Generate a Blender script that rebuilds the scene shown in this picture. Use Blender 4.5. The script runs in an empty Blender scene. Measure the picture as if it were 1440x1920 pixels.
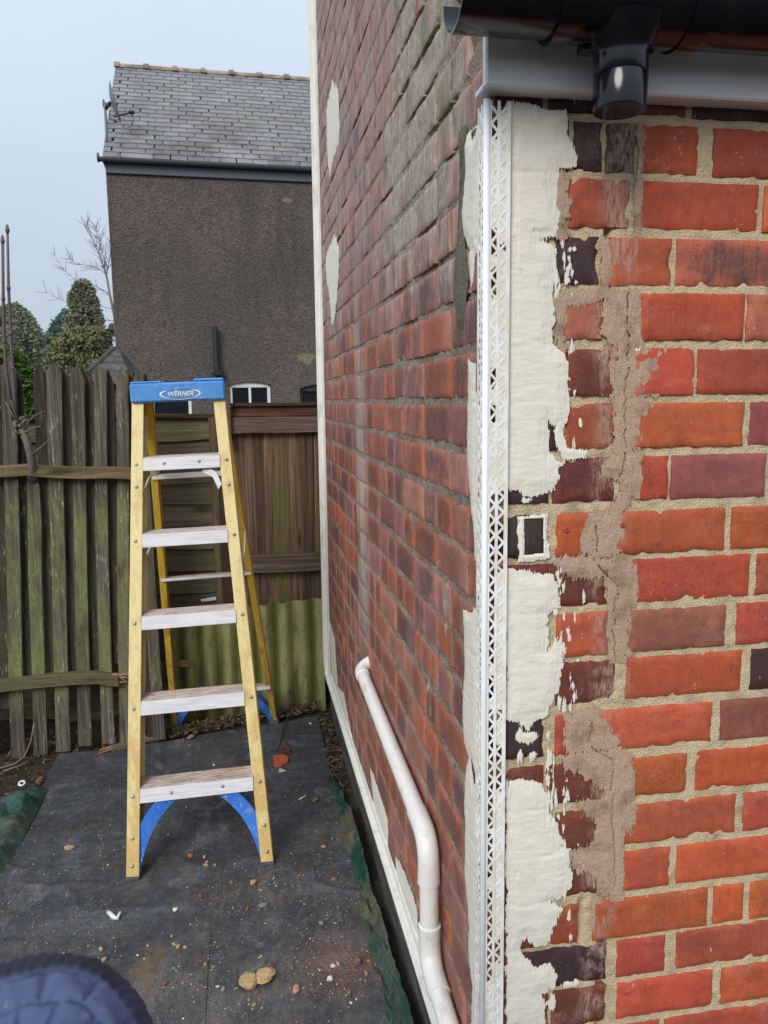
import bpy, bmesh, math, random
import numpy as np
from mathutils import Vector, Matrix, noise as mnoise

scene = bpy.context.scene
R_ = math.radians
COL = scene.collection

# ------------------------------------------------------------------ camera
EYE = np.array([0.0, 0.0, 1.5])
YAW, PITCH, ROLL, FPX = R_(9.946), R_(8.024), R_(-0.669), 1500.0
cy, sy, cp, sp = math.cos(YAW), math.sin(YAW), math.cos(PITCH), math.sin(PITCH)
FWD = np.array([sy * cp, cy * cp, -sp])
r0 = np.array([cy, -sy, 0.0])
u0 = np.cross(r0, FWD)
RIGHT = math.cos(ROLL) * r0 + math.sin(ROLL) * u0
UP = -math.sin(ROLL) * r0 + math.cos(ROLL) * u0
cam = bpy.data.cameras.new('camera')
cam_o = bpy.data.objects.new('camera', cam)
COL.objects.link(cam_o)
M = Matrix(((RIGHT[0], UP[0], -FWD[0], EYE[0]), (RIGHT[1], UP[1], -FWD[1], EYE[1]),
            (RIGHT[2], UP[2], -FWD[2], EYE[2]), (0, 0, 0, 1)))
cam_o.matrix_world = M
cam.sensor_fit = 'HORIZONTAL'
cam.sensor_width = 36.0
cam.lens = FPX / 1440.0 * 36.0
cam.clip_start = 0.02
cam.clip_end = 600.0
cam.dof.use_dof = True
cam.dof.focus_distance = 1.6
cam.dof.aperture_fstop = 17.0
scene.camera = cam_o
scene.render.resolution_x, scene.render.resolution_y = 768, 1024

# ------------------------------------------------------------------ sky, sun, exposure
SUN_DIR = np.array([-0.47, -0.69, 0.56])          # towards the sun
SUN_DIR = SUN_DIR / np.linalg.norm(SUN_DIR)
world = bpy.data.worlds.new('World')
scene.world = world
world.use_nodes = True
wt = world.node_tree
wt.nodes.clear()
w_out = wt.nodes.new('ShaderNodeOutputWorld')
w_bg = wt.nodes.new('ShaderNodeBackground')
w_bg.inputs['Strength'].default_value = 0.1
w_sky = wt.nodes.new('ShaderNodeTexSky')
w_sky.sky_type = 'NISHITA'
w_sky.sun_disc = False
w_sky.sun_elevation = math.asin(SUN_DIR[2])
w_sky.sun_rotation = math.atan2(SUN_DIR[0], SUN_DIR[1])
w_tc = wt.nodes.new('ShaderNodeTexCoord')
w_sep = wt.nodes.new('ShaderNodeSeparateXYZ')
w_map = wt.nodes.new('ShaderNodeMapRange')          # overcast: brighter towards the zenith
w_map.inputs['From Min'].default_value = 0.0
w_map.inputs['From Max'].default_value = 1.0
w_map.inputs['To Min'].default_value = 4.5
w_map.inputs['To Max'].default_value = 9.2
w_noise = wt.nodes.new('ShaderNodeTexNoise')        # faint cloud structure
w_noise.inputs['Scale'].default_value = 2.2
w_noise.inputs['Detail'].default_value = 4.0
w_mr = wt.nodes.new('ShaderNodeMapRange')
w_mr.inputs['From Min'].default_value = 0.3
w_mr.inputs['From Max'].default_value = 0.7
w_mr.inputs['To Min'].default_value = 0.95
w_mr.inputs['To Max'].default_value = 1.05
w_mul = wt.nodes.new('ShaderNodeMath'); w_mul.operation = 'MULTIPLY'
w_col = wt.nodes.new('ShaderNodeVectorMath'); w_col.operation = 'SCALE'
w_col.inputs[0].default_value = (0.74, 0.855, 1.0)
w_mix = wt.nodes.new('ShaderNodeMix'); w_mix.data_type = 'RGBA'
w_mix.inputs['Factor'].default_value = 0.93
L = wt.links.new
L(w_tc.outputs['Generated'], w_sep.inputs[0])
L(w_sep.outputs['Z'], w_map.inputs['Value'])
L(w_tc.outputs['Generated'], w_noise.inputs['Vector'])
L(w_noise.outputs['Fac'], w_mr.inputs['Value'])
L(w_map.outputs[0], w_mul.inputs[0]); L(w_mr.outputs[0], w_mul.inputs[1])
L(w_mul.outputs[0], w_col.inputs['Scale'])
L(w_sky.outputs[0], w_mix.inputs['A']); L(w_col.outputs[0], w_mix.inputs['B'])
L(w_mix.outputs['Result'], w_bg.inputs['Color']); L(w_bg.outputs[0], w_out.inputs[0])

sun = bpy.data.lights.new('sun', 'SUN')
sun.energy = 1.5
sun.angle = R_(28)
sun.color = (1.0, 0.97, 0.92)
sun_o = bpy.data.objects.new('sun', sun)
COL.objects.link(sun_o)
sun_o.location = (-3, -3, 6)
sun_o.rotation_euler = Vector(SUN_DIR).to_track_quat('Z', 'Y').to_euler()

scene.view_settings.view_transform = 'Standard'
scene.view_settings.look = 'None'
scene.view_settings.gamma = 1.0
scene.view_settings.exposure = 0.6
scene.view_settings.use_curve_mapping = False
scene.render.engine = 'CYCLES'
scene.cycles.max_bounces = 6
scene.cycles.diffuse_bounces = 3
scene.cycles.use_denoising = True

# ------------------------------------------------------------------ helpers: survey of the place
def ray(x, y):
    return RIGHT * (x - 720) / FPX - UP * (y - 960) / FPX + FWD
def onX(x, y, X): d = ray(x, y); return EYE + d * (X - EYE[0]) / d[0]
def onY(x, y, Y): d = ray(x, y); return EYE + d * (Y - EYE[1]) / d[1]
def onZ(x, y, Z=0.0): d = ray(x, y); return EYE + d * (Z - EYE[2]) / d[2]
def shown(p):
    v = np.asarray(p, float) - EYE
    w = v @ FWD
    if w <= 0.01: return None
    return 720 + FPX * (v @ RIGHT) / w, 960 - FPX * (v @ UP) / w, w

# ------------------------------------------------------------------ helpers: numeric noise
def _hash(ix, iy, seed):
    n = (ix.astype(np.int64) * 374761393 + iy.astype(np.int64) * 668265263 + seed * 982451653) & 0x7fffffff
    n = (n ^ (n >> 13)) * 1274126177 & 0x7fffffff
    return ((n ^ (n >> 16)) & 0xffff) / 65535.0
def vnoise(x, y, seed=0):
    x = np.asarray(x, float); y = np.asarray(y, float)
    ix = np.floor(x); iy = np.floor(y)
    fx = x - ix; fy = y - iy
    fx = fx * fx * (3 - 2 * fx); fy = fy * fy * (3 - 2 * fy)
    ix = ix.astype(np.int64); iy = iy.astype(np.int64)
    a = _hash(ix, iy, seed); b = _hash(ix + 1, iy, seed)
    c = _hash(ix, iy + 1, seed); d = _hash(ix + 1, iy + 1, seed)
    return (a + (b - a) * fx) * (1 - fy) + (c + (d - c) * fx) * fy
def fbm(x, y, seed=0, octv=4):
    s = 0; a = 0.5; t = 0
    for k in range(octv):
        s = s + a * vnoise(np.asarray(x) * 2 ** k, np.asarray(y) * 2 ** k, seed + 17 * k); t += a; a *= 0.5
    return s / t
def inside(px, py, poly):
    res = np.zeros(np.shape(px), bool)
    n = len(poly)
    for i in range(n):
        x1, y1 = poly[i]; x2, y2 = poly[(i + 1) % n]
        c = ((y1 > py) != (y2 > py)) & (px < (x2 - x1) * (py - y1) / ((y2 - y1) if y2 != y1 else 1e-12) + x1)
        res ^= c
    return res
def edge_dist(px, py, poly):
    d = np.full(np.shape(px), 1e9)
    n = len(poly)
    for i in range(n):
        x1, y1 = poly[i]; x2, y2 = poly[(i + 1) % n]
        dx, dy = x2 - x1, y2 - y1
        t = np.clip(((px - x1) * dx + (py - y1) * dy) / (dx * dx + dy * dy + 1e-15), 0, 1)
        d = np.minimum(d, np.hypot(px - x1 - t * dx, py - y1 - t * dy))
    return d

# ------------------------------------------------------------------ helpers: objects
def label(o, lab=None, cat=None, group=None, kind=None):
    if lab: o['label'] = lab
    if cat: o['category'] = cat
    if group: o['group'] = group
    if kind: o['kind'] = kind
    return o
def thing(name, lab, cat, loc=(0, 0, 0), group=None):
    o = bpy.data.objects.new(name, None)
    o.empty_display_size = 0.05
    COL.objects.link(o)
    o.location = loc
    return label(o, lab, cat, group)
def link(name, me, parent=None):
    o = bpy.data.objects.new(name, me)
    COL.objects.link(o)
    if parent is not None:
        o.parent = parent
        # parents are only ever translated: keep world coordinates
        p = parent; off = Vector((0, 0, 0))
        while p is not None:
            off += Vector(p.location); p = p.parent
        o.location = -off
    return o

class MB:
    """collects vertices and faces for ONE mesh object, with a tint and a face coordinate per vertex"""
    def __init__(s):
        s.v = []; s.f = []; s.t = []; s.b = []; s.tint = (1, 1, 1, 1); s.n = 0
    def add(s, verts, faces, tints=None, buv=None):
        verts = np.asarray(verts, float).reshape(-1, 3)
        o = s.n
        s.v.append(verts); s.n += len(verts)
        if tints is None: tints = np.tile(np.array(s.tint, float), (len(verts), 1))
        s.t.append(np.asarray(tints, float))
        s.b.append(np.zeros((len(verts), 3)) if buv is None else np.asarray(buv, float))
        if isinstance(faces, np.ndarray): s.f.extend((faces + o).tolist())
        else: s.f.extend([[i + o for i in q] for q in faces])
        return o
    def box(s, x0, x1, y0, y1, z0, z1):
        s.obox(((x0 + x1) / 2, (y0 + y1) / 2, (z0 + z1) / 2), ((abs(x1 - x0) / 2, 0, 0), (0, abs(y1 - y0) / 2, 0), (0, 0, abs(z1 - z0) / 2)))
    def obox(s, c, ax, ch=None):
        """box with centre c and three half-axis vectors, edges chamfered by ch"""
        c = np.array(c, float); ax = [np.array(a, float) for a in ax]
        if np.dot(np.cross(ax[0], ax[1]), ax[2]) < 0: ax[0] = -ax[0]
        Ls = [np.linalg.norm(a) for a in ax]
        if ch is None: ch = min(Ls) * 0.18
        ch = min(ch, min(Ls) * 0.9)
        vs = []; idx = {}
        for k in range(3):
            for sx in (-1, 1):
                for sy_ in (-1, 1):
                    for sz in (-1, 1):
                        sg = (sx, sy_, sz)
                        p = c.copy()
                        for j in range(3):
                            f = 1.0 if j == k else (1 - ch / Ls[j])
                            p = p + ax[j] * sg[j] * f
                        idx[(k,) + sg] = len(vs); vs.append(p)
        fs = []
        for k in range(3):
            a, b = (k + 1) % 3, (k + 2) % 3
            for sg in (-1, 1):
                q = []
                for (i, j) in ((-1, -1), (1, -1), (1, 1), (-1, 1)):
                    t = [0, 0, 0]; t[k] = sg; t[a] = i; t[b] = j
                    q.append(idx[(k,) + tuple(t)])
                fs.append(q if sg > 0 else q[::-1])
        for k in range(3):
            a, b = (k + 1) % 3, (k + 2) % 3
            for i in (-1, 1):
                for j in (-1, 1):
                    def K(pl, e):
                        t = [0, 0, 0]; t[a] = i; t[b] = j; t[k] = e
                        return idx[(pl,) + tuple(t)]
                    q = [K(a, -1), K(a, 1), K(b, 1), K(b, -1)]
                    fs.append(q[::-1] if i * j > 0 else q)
        for sx in (-1, 1):
            for sy_ in (-1, 1):
                for sz in (-1, 1):
                    q = [idx[(0, sx, sy_, sz)], idx[(1, sx, sy_, sz)], idx[(2, sx, sy_, sz)]]
                    fs.append(q if sx * sy_ * sz > 0 else q[::-1])
        s.add(vs, fs)
    def tube(s, pts, rad, seg=10, cap=True):
        pts = [np.array(p, float) for p in pts]
        n = len(pts)
        rad = [rad] * n if np.isscalar(rad) else list(rad)
        tan = []
        for i in range(n):
            d = pts[min(i + 1, n - 1)] - pts[max(i - 1, 0)]
            tan.append(d / (np.linalg.norm(d) + 1e-12))
        ref = np.array([0, 0, 1.0]) if abs(tan[0][2]) < 0.9 else np.array([1.0, 0, 0])
        a = np.cross(tan[0], ref); a /= np.linalg.norm(a)
        vs = []
        for i in range(n):
            a = a - tan[i] * (a @ tan[i]); a /= np.linalg.norm(a) + 1e-12
            b = np.cross(tan[i], a)
            for k in range(seg):
                t = 2 * math.pi * k / seg
                vs.append(pts[i] + (a * math.cos(t) + b * math.sin(t)) * rad[i])
        fs = []
        for i in range(n - 1):
            for k in range(seg):
                k2 = (k + 1) % seg
                fs.append([i * seg + k, i * seg + k2, (i + 1) * seg + k2, (i + 1) * seg + k])
        if cap:
            fs.append([k for k in range(seg)][::-1])
            fs.append([(n - 1) * seg + k for k in range(seg)])
        s.add(vs, fs)
    def grid(s, P, tints=None, buv=None, mask=None):
        P = np.asarray(P, float)
        nu, nv = P.shape[:2]
        ii, jj = np.meshgrid(np.arange(nu - 1), np.arange(nv - 1), indexing='ij')
        a = ii * nv + jj
        F = np.stack([a, a + nv, a + nv + 1, a + 1], -1)
        if mask is not None: F = F[mask]
        s.add(P.reshape(-1, 3), F.reshape(-1, 4), None if tints is None else tints.reshape(-1, 4), None if buv is None else buv.reshape(-1, 3))
    def mesh(s, name, mat, smooth=False, loose=False):
        me = bpy.data.meshes.new(name)
        V = np.concatenate(s.v); 
        me.from_pydata(V.tolist(), [], s.f)
        T = np.concatenate(s.t); B = np.concatenate(s.b)
        at = me.attributes.new('tint', 'FLOAT_COLOR', 'POINT'); at.data.foreach_set('color', T.astype(np.float32).ravel())
        if np.any(B):
            ab = me.attributes.new('buv', 'FLOAT_VECTOR', 'POINT'); ab.data.foreach_set('vector', B.astype(np.float32).ravel())
        if loose:
            bm = bmesh.new(); bm.from_mesh(me)
            bmesh.ops.delete(bm, geom=[v for v in bm.verts if not v.link_faces], context='VERTS')
            bm.to_mesh(me); bm.free()
        if smooth: me.polygons.foreach_set('use_smooth', [True] * len(me.polygons))
        me.update()
        if mat is not None: me.materials.append(mat)
        return me
    def build(s, name, mat, parent=None, smooth=False, loose=False):
        return link(name, s.mesh(name, mat, smooth, loose), parent)

# ------------------------------------------------------------------ helpers: materials
class NT:
    def __init__(s, name):
        s.m = bpy.data.materials.new(name); s.m.use_nodes = True
        s.t = s.m.node_tree; s.t.nodes.clear()
        s.out = s.t.nodes.new('ShaderNodeOutputMaterial')
        s.p = s.t.nodes.new('ShaderNodeBsdfPrincipled')
        s.t.links.new(s.p.outputs[0], s.out.inputs[0])
        s.g = s.t.nodes.new('ShaderNodeNewGeometry')
        s.pos = s.g.outputs['Position']
    def n(s, k): return s.t.nodes.new(k)
    def l(s, a, b): s.t.links.new(a, b)
    def put(s, sock, v):
        if isinstance(v, bpy.types.NodeSocket): s.l(v, sock)
        elif isinstance(v, (tuple, list)):
            sock.default_value = tuple(v) + ((1,) if len(v) == 3 and sock.type == 'RGBA' else ())
        else: sock.default_value = v
    def vs(s, k, v=None):
        """position stretched by k"""
        q = s.n('ShaderNodeVectorMath'); q.operation = 'MULTIPLY'
        s.l(v or s.pos, q.inputs[0]); q.inputs[1].default_value = k if isinstance(k, (tuple, list)) else (k, k, k)
        return q.outputs[0]
    def vadd(s, a, b):
        q = s.n('ShaderNodeVectorMath'); q.operation = 'ADD'; s.put(q.inputs[0], a); s.put(q.inputs[1], b); return q.outputs[0]
    def noise(s, k, detail=4, rough=0.55, v=None, dist=0.0):
        q = s.n('ShaderNodeTexNoise'); q.inputs['Scale'].default_value = 1.0
        q.inputs['Detail'].default_value = detail; q.inputs['Roughness'].default_value = rough
        q.inputs['Distortion'].default_value = dist
        s.l(s.vs(k, v), q.inputs['Vector']); return q.outputs['Fac']
    def voro(s, k, feat='F1', v=None, out='Distance'):
        q = s.n('ShaderNodeTexVoronoi'); q.feature = feat; q.inputs['Scale'].default_value = 1.0
        s.l(s.vs(k, v), q.inputs['Vector']); return q.outputs[out]
    def mr(s, v, a, b, c=0.0, d=1.0, smooth=False):
        q = s.n('ShaderNodeMapRange'); q.clamp = True
        if smooth: q.interpolation_type = 'SMOOTHSTEP'
        s.put(q.inputs['Value'], v)
        q.inputs['From Min'].default_value = a; q.inputs['From Max'].default_value = b
        q.inputs['To Min'].default_value = c; q.inputs['To Max'].default_value = d
        return q.outputs[0]
    def ma(s, op, a, b=0.0, c=None):
        q = s.n('ShaderNodeMath'); q.operation = op; s.put(q.inputs[0], a); s.put(q.inputs[1], b)
        if c is not None: s.put(q.inputs[2], c)
        return q.outputs[0]
    def mix(s, f, a, b, mode='MIX'):
        q = s.n('ShaderNodeMix'); q.data_type = 'RGBA'; q.blend_type = mode
        s.put(q.inputs['Factor'], f); s.put(q.inputs['A'], a); s.put(q.inputs['B'], b)
        return q.outputs['Result']
    def ramp(s, f, stops):
        q = s.n('ShaderNodeValToRGB'); e = q.color_ramp.elements
        while len(e) < len(stops): e.new(0.5)
        for el, (p, c) in zip(e, stops): el.position = p; el.color = tuple(c) + (1,)
        s.put(q.inputs[0], f); return q.outputs[0]
    def attr(s, name, out='Color'):
        q = s.n('ShaderNodeAttribute'); q.attribute_name = name; return q.outputs[out]
    def sep(s, v):
        q = s.n('ShaderNodeSeparateXYZ'); s.l(v, q.inputs[0]); return q.outputs
    def rnd(s):
        return s.n('ShaderNodeObjectInfo').outputs['Random']
    def bump(s, h, dist, strength=1.0, prev=None):
        q = s.n('ShaderNodeBump'); q.inputs['Distance'].default_value = dist; q.inputs['Strength'].default_value = strength
        s.put(q.inputs['Height'], h)
        if prev is not None: s.l(prev, q.inputs['Normal'])
        return q.outputs[0]
    def done(s, col, rough=0.7, nrm=None, spec=0.5, metal=0.0, **kw):
        s.put(s.p.inputs['Base Color'], col); s.put(s.p.inputs['Roughness'], rough)
        s.put(s.p.inputs['Specular IOR Level'], spec); s.put(s.p.inputs['Metallic'], metal)
        if nrm is not None: s.l(nrm, s.p.inputs['Normal'])
        for k, v in kw.items(): s.put(s.p.inputs[k], v)
        return s.m

def lime_daub(t, col):
    # old lime render and algae clinging to the side wall under the gutter end
    x, y, z = t.sep(t.pos)
    reg = t.ma('MULTIPLY', t.mr(t.ma('ABSOLUTE', t.ma('SUBTRACT', y, t.ma('ADD', 1.70, t.ma('MULTIPLY', t.ma('SUBTRACT', z, 2.0), -0.25)))), 0.12, 0.60, 1, 0, True), t.mr(z, 1.55, 1.95, 0, 1, True))
    n = t.ma('ADD', t.noise((10, 10, 5), 5, 0.68), t.ma('MULTIPLY', reg, 0.27))
    m = t.ma('MULTIPLY', t.mr(n, 0.62, 0.70), t.mr(t.noise((90, 90, 60), 4, 0.8), 0.34, 0.54))
    tone = t.mix(t.mr(t.noise((60, 60, 40), 5, 0.8), 0.35, 0.68), (0.24, 0.195, 0.145), (0.60, 0.53, 0.43))
    tone = t.mix(t.ma('MULTIPLY', t.mr(t.noise((9, 9, 5), 3), 0.50, 0.62), t.mr(z, 1.85, 2.0)), tone, (0.20, 0.215, 0.09))
    return t.mix(t.ma('MULTIPLY', m, 0.9), col, tone)

def m_brick(name, side):
    t = NT(name)
    tint = t.attr('tint'); mark = t.attr('tint', 'Alpha'); buv = t.attr('buv', 'Vector')
    z = t.sep(t.pos)[2]
    big = t.noise(16, 3); mid = t.noise(55, 5, 0.65)
    col = t.mix(t.mr(big, 0.3, 0.7), t.mix(1, tint, (0.80, 0.78, 0.80), 'MULTIPLY'), t.mix(1, tint, (1.12, 1.08, 1.0), 'MULTIPLY'))
    col = t.mix(t.mr(mid, 0.50, 0.74, 0, 0.6), col, t.mix(1, tint, (0.50, 0.46, 0.52), 'MULTIPLY'))
    hz = t.noise((9, 9, 26), 4, 0.6, dist=0.8)
    col = t.mix(t.mr(hz, 0.52, 0.72, 0, 0.55), col, t.mix(1, tint, (0.62, 0.60, 0.95), 'MULTIPLY'))
    hot = t.noise((34, 34, 60), 3)
    col = t.mix(t.mr(hot, 0.58, 0.74, 0, 0.6), col, t.mix(1, tint, (1.18, 1.35, 1.2), 'MULTIPLY'))
    # drag lines left by the wire cut, vertical
    strk = t.noise((210, 210, 9), 3, 0.6)
    col = t.mix(t.mr(strk, 0.55, 0.8, 0, 0.34 if side else 0.4), col, t.mix(1, tint, (0.45, 0.42, 0.5), 'MULTIPLY'))
    if side:
        uu = t.ma('ABSOLUTE', t.sep(buv)[0])
        col = t.mix(t.mr(uu, 0.70, 0.95, 0, 0.45), col, t.mix(1, tint, (1.30, 1.30, 1.28), 'MULTIPLY'))
    if side:
        dl = t.noise((330, 330, 6), 3, 0.7)
        col = t.mix(t.mr(dl, 0.56, 0.70, 0, 0.42), col, t.mix(1, tint, (1.55, 1.75, 1.8), 'MULTIPLY'))
    # dark kiss mark in the middle of the face
    u, v, sd = t.sep(buv)
    wob = t.noise(38, 3)
    d = t.ma('ADD', t.ma('POWER', t.ma('ABSOLUTE', u), 2.6), t.ma('POWER', t.ma('ABSOLUTE', v), 2.6))
    d = t.ma('ADD', d, t.ma('MULTIPLY', t.ma('SUBTRACT', wob, 0.5), 2.1))
    km = t.ma('MULTIPLY', t.mr(d, 0.05, 0.95, 1, 0, True), mark)
    km = t.ma('MULTIPLY', km, t.mr(t.noise((120, 120, 10), 3, 0.6), 0.30, 0.58, 0.35, 1.0))
    km = t.ma('MULTIPLY', km, t.mr(t.noise(140, 4, 0.7), 0.3, 0.6, 0.55, 1.0))
    col = t.mix(t.ma('MULTIPLY', km, 0.80 if side else 0.9), col, (0.066, 0.050, 0.054))
    # specks and pits
    sp_ = t.voro(260 if not side else 200)
    pit = t.ma('MULTIPLY', t.mr(sp_, 0.12, 0.30, 1, 0), t.mr(t.noise(38, 3), 0.46, 0.58))
    pit = t.ma('MULTIPLY', pit, t.mr(sd, 0.25, 0.9, 0.08, 1.0))
    col = t.mix(t.ma('MULTIPLY', pit, 0.75), col, (0.05, 0.03, 0.028))
    soot = t.ma('MULTIPLY', t.mr(t.noise((20, 20, 34), 5, 0.7, dist=0.5), 0.58, 0.70), t.mr(t.noise((200, 200, 90), 3, 0.7), 0.38, 0.58))
    col = t.mix(t.ma('MULTIPLY', soot, 0.55), col, (0.075, 0.045, 0.042))
    pal = t.ma('MULTIPLY', t.mr(t.noise(420, 2), 0.66, 0.76), t.mr(t.noise(20, 3), 0.50, 0.62))
    col = t.mix(t.ma('MULTIPLY', pal, 0.55), col, (0.55, 0.40, 0.34))
    if side:
        # lime bloom: pale runs, strongest high on the wall
        hi = t.mr(z, 1.45, 2.0, 0.05, 0.40, True)
        ef = t.ma('ADD', t.noise((7, 7, 2.2), 5, 0.62), t.ma('ADD', hi, -0.19))
        ef = t.ma('MULTIPLY', t.mr(ef, 0.44, 0.68, 0, 1), t.mr(t.noise((150, 150, 12), 3), 0.3, 0.62))
        col = t.mix(t.ma('MULTIPLY', ef, 0.70), col, (0.50, 0.405, 0.355))
        blk = t.ma('MULTIPLY', t.mr(t.noise((13, 13, 9), 5, 0.7), 0.53, 0.66), t.mr(z, 1.2, 1.9, 0.45, 1.0))
        col = t.mix(t.ma('MULTIPLY', blk, 0.75), col, (0.075, 0.070, 0.072))
        spl = t.ma('MULTIPLY', t.mr(t.noise((21, 21, 9), 3, 0.5), 0.68, 0.70), t.mr(z, 1.2, 1.8, 0.25, 1))
        col = t.mix(t.ma('MULTIPLY', spl, 0.9), col, (0.46, 0.115, 0.05))
        y = t.sep(t.pos)[1]
        runs = t.ma('MULTIPLY', t.mr(t.ma('ABSOLUTE', t.ma('SUBTRACT', y, t.ma('ADD', 2.56, t.ma('MULTIPLY', t.ma('SUBTRACT', t.noise((0.1, 0.1, 5), 3), 0.5), 0.25)))), 0.03, 0.16, 1, 0, True),
                    t.ma('MULTIPLY', t.mr(z, 0.62, 0.8), t.mr(z, 1.5, 1.9, 1, 0)))
        runs = t.ma('MULTIPLY', runs, t.mr(t.noise((110, 110, 4), 3), 0.25, 0.6))
        col = t.mix(t.ma('MULTIPLY', runs, 0.8), col, (0.52, 0.45, 0.39))
        # moss and grime up under the gutter end
        col = lime_daub(t, col)
        al = t.ma('MULTIPLY', t.mr(z, 1.80, 1.98), t.mr(y, 1.50, 1.75, 1, 0))
        al = t.ma('MULTIPLY', al, t.mr(t.noise((26, 26, 9), 5, 0.65), 0.48, 0.68))
        col = t.mix(t.ma('MULTIPLY', al, 0.8), col, t.mix(t.mr(t.noise(30, 2), 0.4, 0.6), (0.18, 0.17, 0.12), (0.13, 0.16, 0.055)))
    else:
        ef = t.ma('MULTIPLY', t.mr(t.noise((13, 13, 20), 5, 0.65, dist=0.6), 0.56, 0.72), t.mr(t.noise(260, 3), 0.38, 0.64))
        col = t.mix(t.ma('MULTIPLY', ef, 0.40), col, (0.48, 0.28, 0.26))
        x_ = t.sep(t.pos)[0]
        band = t.mr(t.ma('ABSOLUTE', t.ma('SUBTRACT', x_, t.ma('ADD', 0.583, t.ma('MULTIPLY', t.ma('SUBTRACT', t.noise(11, 3), 0.5), 0.09)))), 0.012, 0.042, 1, 0, True)
        scum = t.ma('MULTIPLY', band, t.mr(t.noise((230, 230, 40), 4, 0.75), 0.40, 0.56))
        scum = t.ma('MULTIPLY', scum, t.mr(t.noise(22, 4, 0.6), 0.40, 0.54))
        col = t.mix(t.ma('MULTIPLY', scum, 0.9), col, (0.42, 0.275, 0.215))
        wf = t.ma('MULTIPLY', t.mr(t.noise((170, 170, 60), 4, 0.75), 0.635, 0.67), t.mr(t.noise((17, 17, 24), 3, 0.6), 0.575, 0.64))
        col = t.mix(t.ma('MULTIPLY', wf, 0.9), col, (0.66, 0.62, 0.60))
    h = t.ma('ADD', t.ma('MULTIPLY', strk, 0.6), t.ma('ADD', t.ma('MULTIPLY', t.noise(300, 4, 0.7), 0.5), t.ma('MULTIPLY', pit, -0.8)))
    nb = t.bump(h, 0.0015, 0.9)
    return t.done(col, t.mr(t.noise(60, 3), 0.3, 0.7, 0.62, 0.82), nb, 0.3)

def m_mortar(name, a, b, dark, grime, daub=False, bumpd=0.0022, edge=False):
    t = NT(name)
    if edge: ragged(t, (330, 330, 90), -0.010, 0.007)
    n1 = t.noise(240, 4, 0.7); n2 = t.noise(24, 4)
    col = t.mix(t.mr(n1, 0.35, 0.68), a, b)
    col = t.mix(t.mr(n2, 0.5, 0.72, 0, grime), col, dark)
    g = t.voro(330)
    col = t.mix(t.ma('MULTIPLY', t.mr(g, 0.12, 0.25, 1, 0), 0.5), col, (0.10, 0.08, 0.06))
    lt = t.ma('MULTIPLY', t.mr(t.noise(500, 2), 0.62, 0.75), 0.5)
    col = t.mix(lt, col, (0.62, 0.56, 0.46))
    if daub:
        col = t.mix(t.mr(t.noise((5, 5, 6), 4, 0.65), 0.42, 0.60, 0, 0.75), col, t.mix(t.mr(n1, 0.35, 0.65), (0.15, 0.085, 0.062), (0.27, 0.165, 0.12)))
        gr = t.noise(330, 3, 0.9)
        col = t.mix(t.mr(gr, 0.56, 0.66), col, (0.62, 0.57, 0.48))
        col = t.mix(t.mr(gr, 0.44, 0.34), col, (0.045, 0.038, 0.032))
        col = lime_daub(t, col)
    nb = t.bump(t.ma('ADD', n1, t.ma('MULTIPLY', g, -0.7)), bumpd, 0.9)
    return t.done(col, 0.92, nb, 0.2)

def ragged(t, k, lo, hi):
    # coverage of a skim: speckles out towards its edge (signed distance stored on the mesh)
    d = t.sep(t.attr('buv', 'Vector'))[0]
    n = t.ma('ADD', t.ma('MULTIPLY', t.noise(k, 4, 0.75), 0.7), t.ma('MULTIPLY', t.noise(70, 3, 0.6), 0.3))
    t.put(t.p.inputs['Alpha'], t.ma('GREATER_THAN', n, t.mr(d, lo, hi, 0.72, 0.18)))

def m_filler(name, a=(0.815, 0.755, 0.635), b=(0.765, 0.705, 0.585)):
    t = NT(name)
    n1 = t.noise((30, 30, 60), 5, 0.6)
    col = t.mix(t.mr(n1, 0.35, 0.65), a, b)
    thin = t.ma('MULTIPLY', t.mr(t.noise((60, 60, 18), 5, 0.7), 0.63, 0.70), t.mr(t.noise(9, 2), 0.5, 0.62))
    col = t.mix(t.ma('MULTIPLY', thin, 0.8), col, (0.33, 0.35, 0.44))
    dots = t.ma('MULTIPLY', t.mr(t.voro(120), 0.05, 0.12, 1, 0), t.mr(t.noise(30, 2), 0.54, 0.6))
    col = t.mix(t.ma('MULTIPLY', dots, 0.5), col, (0.30, 0.26, 0.22))
    ragged(t, (420, 420, 60), -0.0045, 0.0035)
    h = t.ma('ADD', t.ma('MULTIPLY', t.noise((70, 70, 190), 4, 0.6), 0.5), t.ma('MULTIPLY', t.noise((22, 22, 50), 4), 1.2))
    return t.done(col, 0.55, t.bump(h, 0.0016, 0.8), 0.4)

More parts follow.
